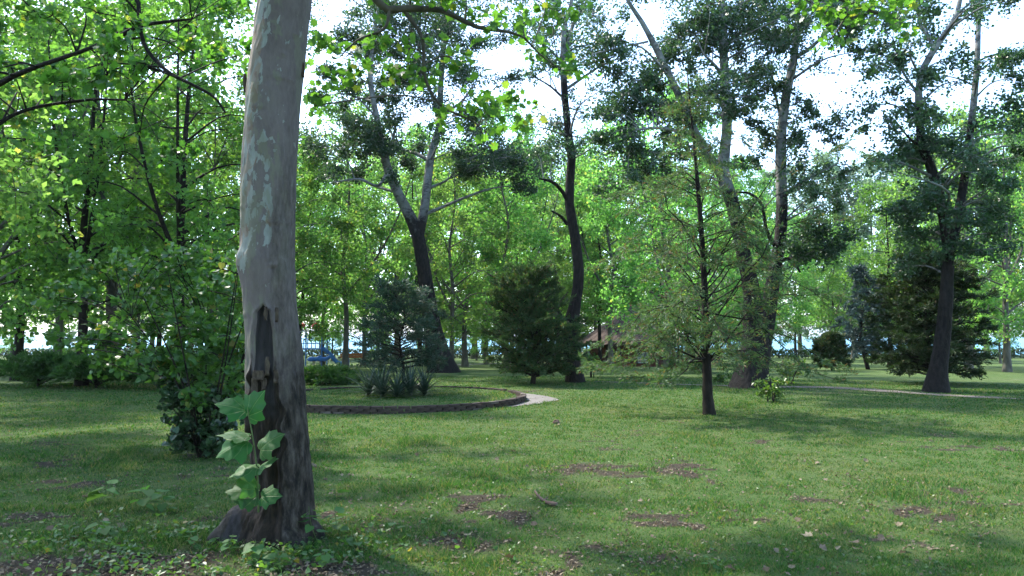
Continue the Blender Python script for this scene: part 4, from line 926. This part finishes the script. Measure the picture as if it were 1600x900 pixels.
# ------------------------------------------------------------------ round bed: bricks, yuccas
def bed():
    rng = rs(130); t = thing('brick_edging', 'low round wall of dark flat bricks around the planting bed', 'wall', (bx, by, 0))
    vs = []
    for v in range(4):
        g = Geo(); w, d, h = .250, .12, .050
        V = np.array([[-w/2,-d/2,0],[w/2,-d/2,0],[w/2,d/2,0],[-w/2,d/2,0],[-w/2,-d/2,h],[w/2,-d/2,h],[w/2,d/2,h],[-w/2,d/2,h]]) + rng.normal(size=(8, 3)) * .0045
        g.add(V, [[0,3,2,1],[4,5,6,7],[0,1,5,4],[1,2,6,5],[2,3,7,6],[3,0,4,7]])
        for mm in ('brick', 'brick_pale'):
            me = g.mesh('brick', smooth=False); me.materials.append(M[mm]); vs.append(me)
    n = 74
    for c in range(3):
        for q in range(n):
            a = (q + .5 * (c % 2) + rng.normal() * .02) / n * 2 * math.pi
            if c == 2 and rng.random() < .06: continue
            o = bpy.data.objects.new('brick', vs[2 * rng.integers(0, 4) + (1 if rng.random() < (.12 if c == 2 else .04) else 0)]); COL.objects.link(o); o.parent = t
            r = br + .0 + rng.normal() * .006 + (.012 if c == 2 else 0)
            o.location = (r * math.cos(a), r * math.sin(a), -.02 + c * .060 + rng.normal() * .002); o.rotation_euler = (rng.normal() * .02, rng.normal() * .02, a + math.pi / 2 + rng.normal() * .03)
bed()
def yucca():
    g = Geo(); P = []; k = 7
    for a in range(k):
        u = a / (k - 1); w = .027 * (1 - u ** 2.2) + .002
        P += [(-w, u, -.28 * u * u + .0), (0, u, -.28 * u * u - .010), (w, u, -.28 * u * u)]
    Q = [[3 * a + b, 3 * a + b + 1, 3 * a + b + 4, 3 * a + b + 3] for a in range(k - 1) for b in range(2)]
    mes = []
    for q in range(4):
        me = build_mesh('leaf', P, Q, None, {'rnd': np.full(len(P), .1 + .25 * q)}); me.materials.append(M['leaf_yucca']); mes.append(me)
    rng = rs(140)
    for q, (x, y, s, lab) in enumerate(((576, 619, .72, 'leftmost yucca of the clump in the round bed'), (598, 621, .85, 'tallest yucca, second from the left in the round bed'), (620, 622, .7, 'middle yucca at the front of the clump in the bed'), (641, 620, .8, 'second yucca from the right in the round bed'), (663, 619, .7, 'rightmost yucca of the clump in the round bed'), (590, 612, .66, 'yucca at the back left of the clump in the bed'))):
        b = gpt(x, y); b[2] = gz(b[0], b[1])
        t = thing('yucca', lab, 'yucca', b, 'yuccas in the round bed')
        for l in range(44):
            o = bpy.data.objects.new('leaf', mes[l % 4]); COL.objects.link(o); o.parent = t
            el = R_(8 + 74 * (l / 44) ** .8 + rng.normal() * 5); o.rotation_euler = (el, 0, l * 2.39996 + rng.normal() * .2); ss = s * (.75 + .4 * rng.random()); o.scale = (1.0, ss, ss); o.location = (0, 0, .03 + .002 * l)
yucca()

# ------------------------------------------------------------------ thatched hut
def hut():
    c = at(988, 560, 48.5); z0 = float(gz(c[0], c[1])); base = np.array([c[0], c[1], z0]); s = 48.5 / FPX
    t = thing('hut', 'round thatched hut with red-brown walls behind the trees', 'hut', base)
    n = 16; R = 2.75; Hh = 1.62
    g = Geo(); a = (np.arange(n) + .5) / n * 2 * math.pi
    V = np.concatenate([np.stack([R * np.cos(a), R * np.sin(a), 0 * a - .1], -1), np.stack([R * np.cos(a), R * np.sin(a), 0 * a + Hh + .35], -1)])
    g.add(V, [[i, (i + 1) % n, n + (i + 1) % n, n + i] for i in range(n)])
    obj('wall', g.mesh('wall', smooth=False), M['red_wall'], t)
    # thatch: layered skirts with ragged eave
    g = Geo(); K = 72; rng = rs(150); rows = []
    prof = [(3.38, 1.36), (3.50, 1.44), (3.42, 1.62), (2.75, 2.06), (2.0, 2.6), (1.25, 3.15), (.62, 3.6), (.25, 3.88), (.05, 3.98)]
    an = np.arange(K) / K * 2 * math.pi
    for q, (r, z) in enumerate(prof):
        rr = r * (1 + .018 * rng.normal(size=K) * (q < 4)); zz = z + (.05 * rng.normal(size=K) if q < 2 else .025 * rng.normal(size=K))
        rows.append(np.stack([rr * np.cos(an), rr * np.sin(an), zz], -1))
    und = [np.stack([2.7 * np.cos(an), 2.7 * np.sin(an), 0 * an + 1.75], -1)]
    V = np.concatenate(und + rows); Rn = len(rows) + 1
    g.add(V, [[q * K + i, q * K + (i + 1) % K, (q + 1) * K + (i + 1) % K, (q + 1) * K + i] for q in range(Rn - 1) for i in range(K)])
    roof = obj('roof', g.mesh('roof', smooth=False), M['thatch'], t)
    g = Geo(); g.tube([[0, 0, 3.68], [0, 0, 3.86], [0, 0, 4.05], [0, 0, 4.25]], [.34, .24, .12, .02], 10); obj('ridge_cap', g.mesh('ridge_cap', smooth=False), M['red_tile'], roof)
    # windows and door on the side facing the lawn
    for ang, w, h, zc, nm in ((-86, .62, .62, .62, 'window'), (-48, .55, .6, .75, 'window'), (-128, .6, 1.35, .70, 'door')):
        an_ = R_(ang); ca, sa = math.cos(an_), math.sin(an_); rz = an_ + math.pi / 2
        P = lambda out_, side_, z: (ca * (R + out_) - sa * side_, sa * (R + out_) + ca * side_, z)
        g = Geo(); g.box(P(.0, 0, zc), (w + .36 if nm == 'window' else w, .12, h + .12), rz)
        root = obj(nm, g.mesh(nm, smooth=False), M['dark_wood'], t)
        if nm == 'window':
            g = Geo()
            for sd in (-1, 1): g.box(P(.075, sd * w / 2, zc), (.05, .05, h), rz)
            for zz in (-.5, 0, .5): g.box(P(.075, 0, zc + zz * h), (w - .05, .044, .045), rz)
            g.box(P(.0765, 0, zc), (.04, .047, h - .045), rz)
            obj('frame', g.mesh('frame', smooth=False), M['white_paint'], root)
            for sx in (-1, 1):
                for sz in (-1, 1):
                    g = Geo(); g.box(P(.068, sx * w * .25, zc + sz * h * .25), (w * .42, .008, h * .42), rz); obj('pane', g.mesh('pane', smooth=False), M['glass'], root)
        else:
            g = Geo(); g.box(P(.075, .2, .7), (.03, .04, .12), rz); obj('handle', g.mesh('handle', smooth=False), M['pale_metal'], root)
    for ang in (-165, -140, -112, -70, -35, -10):
        a_ = R_(ang); g = Geo(); g.tube([[3.15 * math.cos(a_), 3.15 * math.sin(a_), -.1], [3.15 * math.cos(a_), 3.15 * math.sin(a_), 1.62]], [.07, .06], 8); obj('post', g.mesh('post'), M['dark_wood'], t)
hut()

# ------------------------------------------------------------------ bench, playground
def bench():
    b = gpt(549, 574); t = thing('bench', 'park bench with orange-brown wooden slats beside the footpath', 'bench', b, None, R_(8))
    L = 1.25
    for z in (.60, .74): 
        g = Geo(); g.box((0, -.20 - (z - .6) * .3, z), (L, .035, .115), 0, 0, R_(-12)); obj('back_slat', g.mesh('back_slat', smooth=False), M['bench_wood'], t)
    for y in (-.08, .05, .18):
        g = Geo(); g.box((0, y, .43), (L, .115, .035)); obj('seat_slat', g.mesh('seat_slat', smooth=False), M['dark_wood'], t)
    for x in (-.5, .5):
        g = Geo(); g.tube([[x, .22, -.02], [x, .2, .41], [x, -.12, .41], [x, -.2, .62], [x, -.27, .82]], .022, 6); g.tube([[x, -.2, -.02], [x, -.14, .41]], .022, 6); obj('leg_frame', g.mesh('leg_frame'), M['black_metal'], t)
bench()
def playground():
    D = 47.0
    def gp(px): p = at(px, 560, D); p[2] = float(gz(p[0], p[1])); return p
    b = gp(505); t = thing('swing_set', 'blue-legged swing frame with a pale crossbar in the playground', 'swing', b)
    H = 2.2
    for x in (-1.5, 1.5):
        for y in (-.6, .6):
            g = Geo(); g.tube([[x, y, -.05], [x, 0, H]], .04, 8); obj('leg', g.mesh('leg'), M['blue_paint'], t)
    g = Geo(); g.tube([[-1.6, 0, H], [1.6, 0, H]], .04, 8); obj('crossbar', g.mesh('crossbar'), M['pale_metal'], t)
    for x in (-.55, .55):
        g = Geo(); g.box((x, 0, .5), (.44, .2, .05)); st = obj('seat', g.mesh('seat', smooth=False), M['blue_paint'], t)
        for sx in (-.2, .2):
            g = Geo(); g.tube([[x + sx, 0, .5], [x + sx, 0, H]], .010, 5); obj('chain', g.mesh('chain'), M['black_metal'], st)
    b = gp(480) + [0, 1.5, 0]; b[2] = gz(b[0], b[1]); t = thing('climbing_tower', 'blue climbing tower with a red roof ball behind the swing', 'play tower', b)
    for x in (-.7, .7):
        for y in (-.7, .7):
            g = Geo(); g.tube([[x, y, -.05], [x, y, 2.35]], .05, 8); obj('post', g.mesh('post'), M['blue_paint'], t)
    g = Geo(); g.box((0, 0, 1.1), (1.5, 1.5, .08)); obj('deck', g.mesh('deck', smooth=False), M['blue_paint'], t)
    for z in (1.45, 1.75):
        g = Geo()
        for (p, q) in (((-.7, -.7), (.7, -.7)), ((.7, -.7), (.7, .7)), ((.7, .7), (-.7, .7)), ((-.7, .7), (-.7, -.7))): g.tube([[*p, z], [*q, z]], .025, 6)
        obj('rail', g.mesh('rail'), M['blue_paint'], t)
    for x in (-.45, -.2, .05, .3, .55):
        g = Geo(); g.box((x, -.72, 1.42), (.05, .02, .6)); obj('bar', g.mesh('bar', smooth=False), M['blue_paint'], t)
    for x, z, r in ((.25, 2.55, .26), (-.6, 2.6, .17)):
        g = Geo(); u = np.linspace(-1, 1, 9); g.tube(np.stack([0 * u + x, 0 * u - .5, z + u * r], -1), r * np.sqrt(np.maximum(1 - u * u, .01)), 14); obj('ball', g.mesh('ball'), M['red_plastic'], t)
        g = Geo(); g.tube([[x, -.5, 2.2], [x, -.5, z - r * .9]], .03, 6); obj('ball_stem', g.mesh('ball_stem'), M['blue_paint'], t)
    g = Geo(); g.tube(spline([[.75, -.7, 1.15], [1.2, -.7, .8], [1.7, -.7, .25], [2.0, -.7, .15]], 10), .13, 8); obj('slide', g.mesh('slide'), M['blue_paint'], t)
    for px, lab in ((507, 'blue spring rider left of its twin by the swing'), (521, 'blue spring rider nearer the bench')):
        b = gp(px) + [0, -2.5, 0]; b[2] = gz(b[0], b[1]); t = thing('spring_rider', lab, 'spring rider', b, 'blue spring riders')
        h = np.linspace(0, 1, 40); g = Geo(); g.tube(np.stack([.10 * np.cos(h * 25), .10 * np.sin(h * 25), h * .35], -1), .015, 5); obj('spring', g.mesh('spring'), M['black_metal'], t)
        g = Geo(); g.tube(spline([[-.4, 0, .42], [-.15, 0, .45], [.15, 0, .45], [.42, 0, .62]], 10), [.05, .1, .13, .14, .14, .13, .12, .11, .10, .07], 10); obj('body', g.mesh('body'), M['blue_paint'], t)
        g = Geo(); g.tube([[.25, -.2, .72], [.25, .2, .72]], .018, 6); obj('handlebar', g.mesh('handlebar'), M['pale_metal'], t)
playground()

# ------------------------------------------------------------------ seedlings round the trunk, twig, fallen leaves
def seedling(x, y, h, nl, lab, leaf_px, seed, group=None, mat='leaf_seedling'):
    rng = rs(seed); b = gpt(x, y); t = thing('seedling', lab, 'seedling', b, group); s = b[1] / FPX
    lm = build_mesh('leaf', HRT, None, HRTT, {'rnd': np.full(len(HRT), rng.random())}); lm.materials.append(M[mat])
    H = h * s; tip = np.array([rng.normal() * .25 * H, rng.normal() * .2 * H, H])
    P = spline([[0, 0, -.02], tip * .5 + [rng.normal() * .08 * H, 0, 0], tip], 8); g = Geo(); g.tube(P, np.linspace(.004, .002, 8), 5)
    st = obj('stem', g.mesh('stem'), M['stem_green'], t)
    for q in range(nl):
        f = .3 + .7 * (q + .5) / nl; p = P[int(f * 7)]; a = q * 2.4 + rng.normal() * .3
        l = bpy.data.objects.new('leaf', lm); COL.objects.link(l); l.parent = st
        ss = leaf_px * s * (.5 + .45 * rng.random()); d = np.array([math.cos(a), math.sin(a), .15 + .2 * rng.normal()])
        l.location = p + d * .35 * ss; l.rotation_euler = (R_(rng.normal() * 14 - 8), R_(rng.normal() * 12), a - math.pi / 2); l.scale = (ss, ss, ss)
sd = [(455, 846, 46, 8, 'bright seedling in front of the trunk foot, left of its neighbours', 22), (497, 846, 58, 9, 'tallest bright seedling right of the trunk foot', 24), (532, 838, 44, 7, 'bright seedling farthest right of the trunk foot', 22), (420, 826, 24, 5, 'small seedling against the front of the trunk foot', 18), (372, 838, 22, 4, 'small seedling beside the pale root on the left', 18),
      (150, 790, 34, 7, 'seedling with pale leaves at the left picture edge', 26), (222, 800, 40, 7, 'seedling with pale leaves second from the left edge', 26), (262, 802, 34, 8, 'seedling with pale leaves nearest the ivy mound', 24), (170, 838, 26, 5, 'low seedling above the bare earth in the corner', 22), (405, 880, 38, 8, 'bluish seedling at the bottom edge below the trunk', 22), (435, 892, 30, 7, 'bluish seedling right of its twin at the bottom edge', 20), (522, 778, 26, 5, 'seedling with bluish leaves beside the right root', 20), (560, 862, 22, 5, 'low seedling right of the trunk near the bottom edge', 18), (618, 830, 16, 3, 'tiny seedling alone on the lawn right of the trunk', 14),
      (1110, 892, 22, 5, 'lone bright seedling at the bottom of the lawn', 16), (300, 858, 26, 7, 'leafy seedling left of the trunk at the bottom', 20), (345, 868, 30, 7, 'leafy seedling near the bottom left of the trunk', 18), (510, 886, 26, 7, 'leafy seedling at the bottom edge right of the trunk', 18), (1188, 830, 10, 3, 'tiny weed on the middle of the lawn', 10)]
for q, (x, y, h, nl, lab, lp) in enumerate(sd): seedling(x, y, h, nl, lab, lp, 200 + q, 'seedlings in the grass')
# weedy ground cover round the trunk
def weeds():
    rng = rs(230); n = 2800
    x = -2.35 + rng.normal(size=n) * .75; y = 5.75 + rng.normal(size=n) * .45; k = np.hypot(x + 1.97, y - 6.1) > .34
    x, y = x[k], y[k]; c = vnoise(x, y, .22, 4) > .46; x, y = x[c], y[c]
    lg = Geo(); leaves(lg, np.stack([x, y, gz(x, y) + .01 + .06 * rng.random(len(x))], -1), rng, .032, HRT, HRTT, 1.6)
    tag(obj('ground_cover', lg.mesh('ground_cover', smooth=False), M['leaf_bush']), 'low weedy ground cover around the foot of the thick trunk', 'weeds', None, 'stuff')
weeds()
def litter():
    rng = rs(235); n = 60000
    d = 4.3 * (20 / 4.3) ** rng.random(n); th = (rng.random(n) - .5) * R_(74); x = d * np.sin(th); y = d * np.cos(th)
    k = rng.random(n) < np.clip(.06 + .9 * bare(x, y), 0, .9) * (1 - .8 * sstep(9, 18, y)); k &= np.hypot(x - bx, y - by) > br + .2
    x, y = x[k], y[k]; g = Geo(); leaves(g, np.stack([x, y, gz(x, y) + .006 + .016 * rng.random(len(x))], -1), rng, .026, KITE, None, 2.2, .6)
    tag(obj('leaf_litter', g.mesh('leaf_litter', smooth=False), M['dead_leaf']), 'crumbled dry leaf litter strewn through the lawn', 'leaf litter', None, 'stuff')
    n = 26000; d = 4.3 * (22 / 4.3) ** rng.random(n); th = (rng.random(n) - .5) * R_(74); x = d * np.sin(th); y = d * np.cos(th)
    k = (vnoise(x, y, .5, 2) > .56) & (vnoise(x, y, .12, 3) > .4) & (np.hypot(x - bx, y - by) > br + .5); x, y = x[k], y[k]
    g = Geo(); leaves(g, np.stack([x, y, gz(x, y) + .012 + .03 * rng.random(len(x))], -1), rng, .024, KITE, None, 1.6, .5)
    tag(obj('lawn_weeds', g.mesh('lawn_weeds', smooth=False), M['leaf_bush']), 'small broad-leaved weeds growing among the grass', 'weeds', None, 'stuff')
litter()
def twig():
    P = spline([gpt(836, 773) + [0, 0, .035], gpt(843, 783) + [0, 0, .04], gpt(855, 790) + [0, 0, .03], gpt(870, 793) + [0, 0, .03]], 16); g = Geo(); b = gpt(855, 791)
    g.tube(P, np.interp(np.linspace(0, 1, 16), [0, .5, .8, 1], [.010, .013, .024, .018]), 8, wob=.2)
    t = thing('fallen_branch', 'short crooked dead branch lying on the middle of the lawn', 'branch', b)
    obj('stick', g.mesh('stick', b), M['twig'], t)
    g = Geo(); g.tube([P[8], P[8] + [.05, .09, .03]], [.007, .003], 5); obj('side_twig', g.mesh('side_twig', b), M['twig'], t)
    b = gpt(870, 662); g = Geo(); g.tube([[0, 0, -.04], [0, 0, .03], [.01, 0, .05]], [.075, .065, .05], 9, wob=.4); t = thing('tree_stump', 'small sawn stump poking out of the lawn near the bed', 'stump', b); obj('stump', g.mesh('stump', smooth=False), M['twig'], t)
twig()
def fallen():
    rng = rs(240); mes = []
    for q in range(5):
        V = PLV.copy() - [0, .45, 0]; V[:, 2] = .35 * (V[:, 0] ** 2) * (1 + rng.random()) + .25 * V[:, 1] ** 2 * rng.random() + rng.normal(size=len(V)) * .05
        me = build_mesh('fallen_leaf', V, None, PLT, {'rnd': np.full(len(V), q / 5 + .1)}); me.materials.append(M['dead_leaf']); mes.append(me)
    big = [(797, 876, 20, 'curled tan fallen leaf near the bottom centre of the lawn', 1), (732, 840, 14, 'pale fallen leaf left of the curled tan one', 4), (1287, 862, 14, 'pale fallen leaf among a loose group at lower right', 4), (1335, 852, 16, 'fallen leaf in the middle of the lower right group', 3), (1336, 862, 12, 'orange-tinted fallen leaf in the lower right group', 1), (1408, 869, 14, 'pale fallen leaf nearest the lower right corner', 4), (1376, 845, 12, 'fallen leaf at the top of the lower right group', 3), (1213, 865, 9, 'tiny pale leaf left of the lower right group', 4), (190, 826, 14, 'yellowish fallen leaf above the bare earth corner', 2), (1262, 840, 16, 'pale leaf beside a tuft at the lower right', 4), (1405, 824, 12, 'fallen leaf high in the lower right group', 2)]
    for x, y, s, lab, v in big:
        b = gpt(x, y); o = obj('fallen_leaf', mes[v], None, None, b + [0, 0, .022]); k = s * b[1] / FPX; o.scale = (k, k, k); o.rotation_euler = (rng.normal() * .35, rng.normal() * .35, rng.random() * 6.28); tag(o, lab, 'leaf', 'fallen leaves on the lawn')
    for q in range(64):
        x = -40 + 1680 * rng.random(); y = 655 + 240 * rng.random() ** .8
        b = gpt(x, y); o = obj('fallen_leaf', mes[q % 5], None, None, b + [0, 0, .022]); k = .035 + .04 * rng.random(); o.scale = (k, k, k); o.rotation_euler = (rng.normal() * .4, rng.normal() * .4, rng.random() * 6.28)
        tag(o, 'small dry brown leaf scattered on the grass', 'leaf', 'small dry leaves scattered on the lawn')
fallen()

HAZE = .00012
# ------------------------------------------------------------------ air: thin pale haze round the whole place
def haze():
    x, y0, y1, z0, z1 = 9600.0, -110.0, 9600.0, -4.5, 130.0
    V = [(-x, y0, z0), (x, y0, z0), (x, y1, z0), (-x, y1, z0), (-x, y0, z1), (x, y0, z1), (x, y1, z1), (-x, y1, z1)]
    me = build_mesh('haze', V, [[0,3,2,1],[4,5,6,7],[0,1,5,4],[1,2,6,5],[2,3,7,6],[3,0,4,7]], None, None, False)
    m = bpy.data.materials.new('haze_air'); m.use_nodes = True; nt = m.node_tree
    for n in list(nt.nodes): nt.nodes.remove(n)
    out = nt.nodes.new('ShaderNodeOutputMaterial'); v = nt.nodes.new('ShaderNodeVolumePrincipled')
    v.inputs['Color'].default_value = (.92, .96, 1.0, 1); v.inputs['Density'].default_value = HAZE; v.inputs['Anisotropy'].default_value = .3
    nt.links.new(v.outputs[0], out.inputs['Volume'])
    tag(obj('haze', me, m), 'thin bright haze in the air under the trees', 'haze', None, 'stuff')
haze()
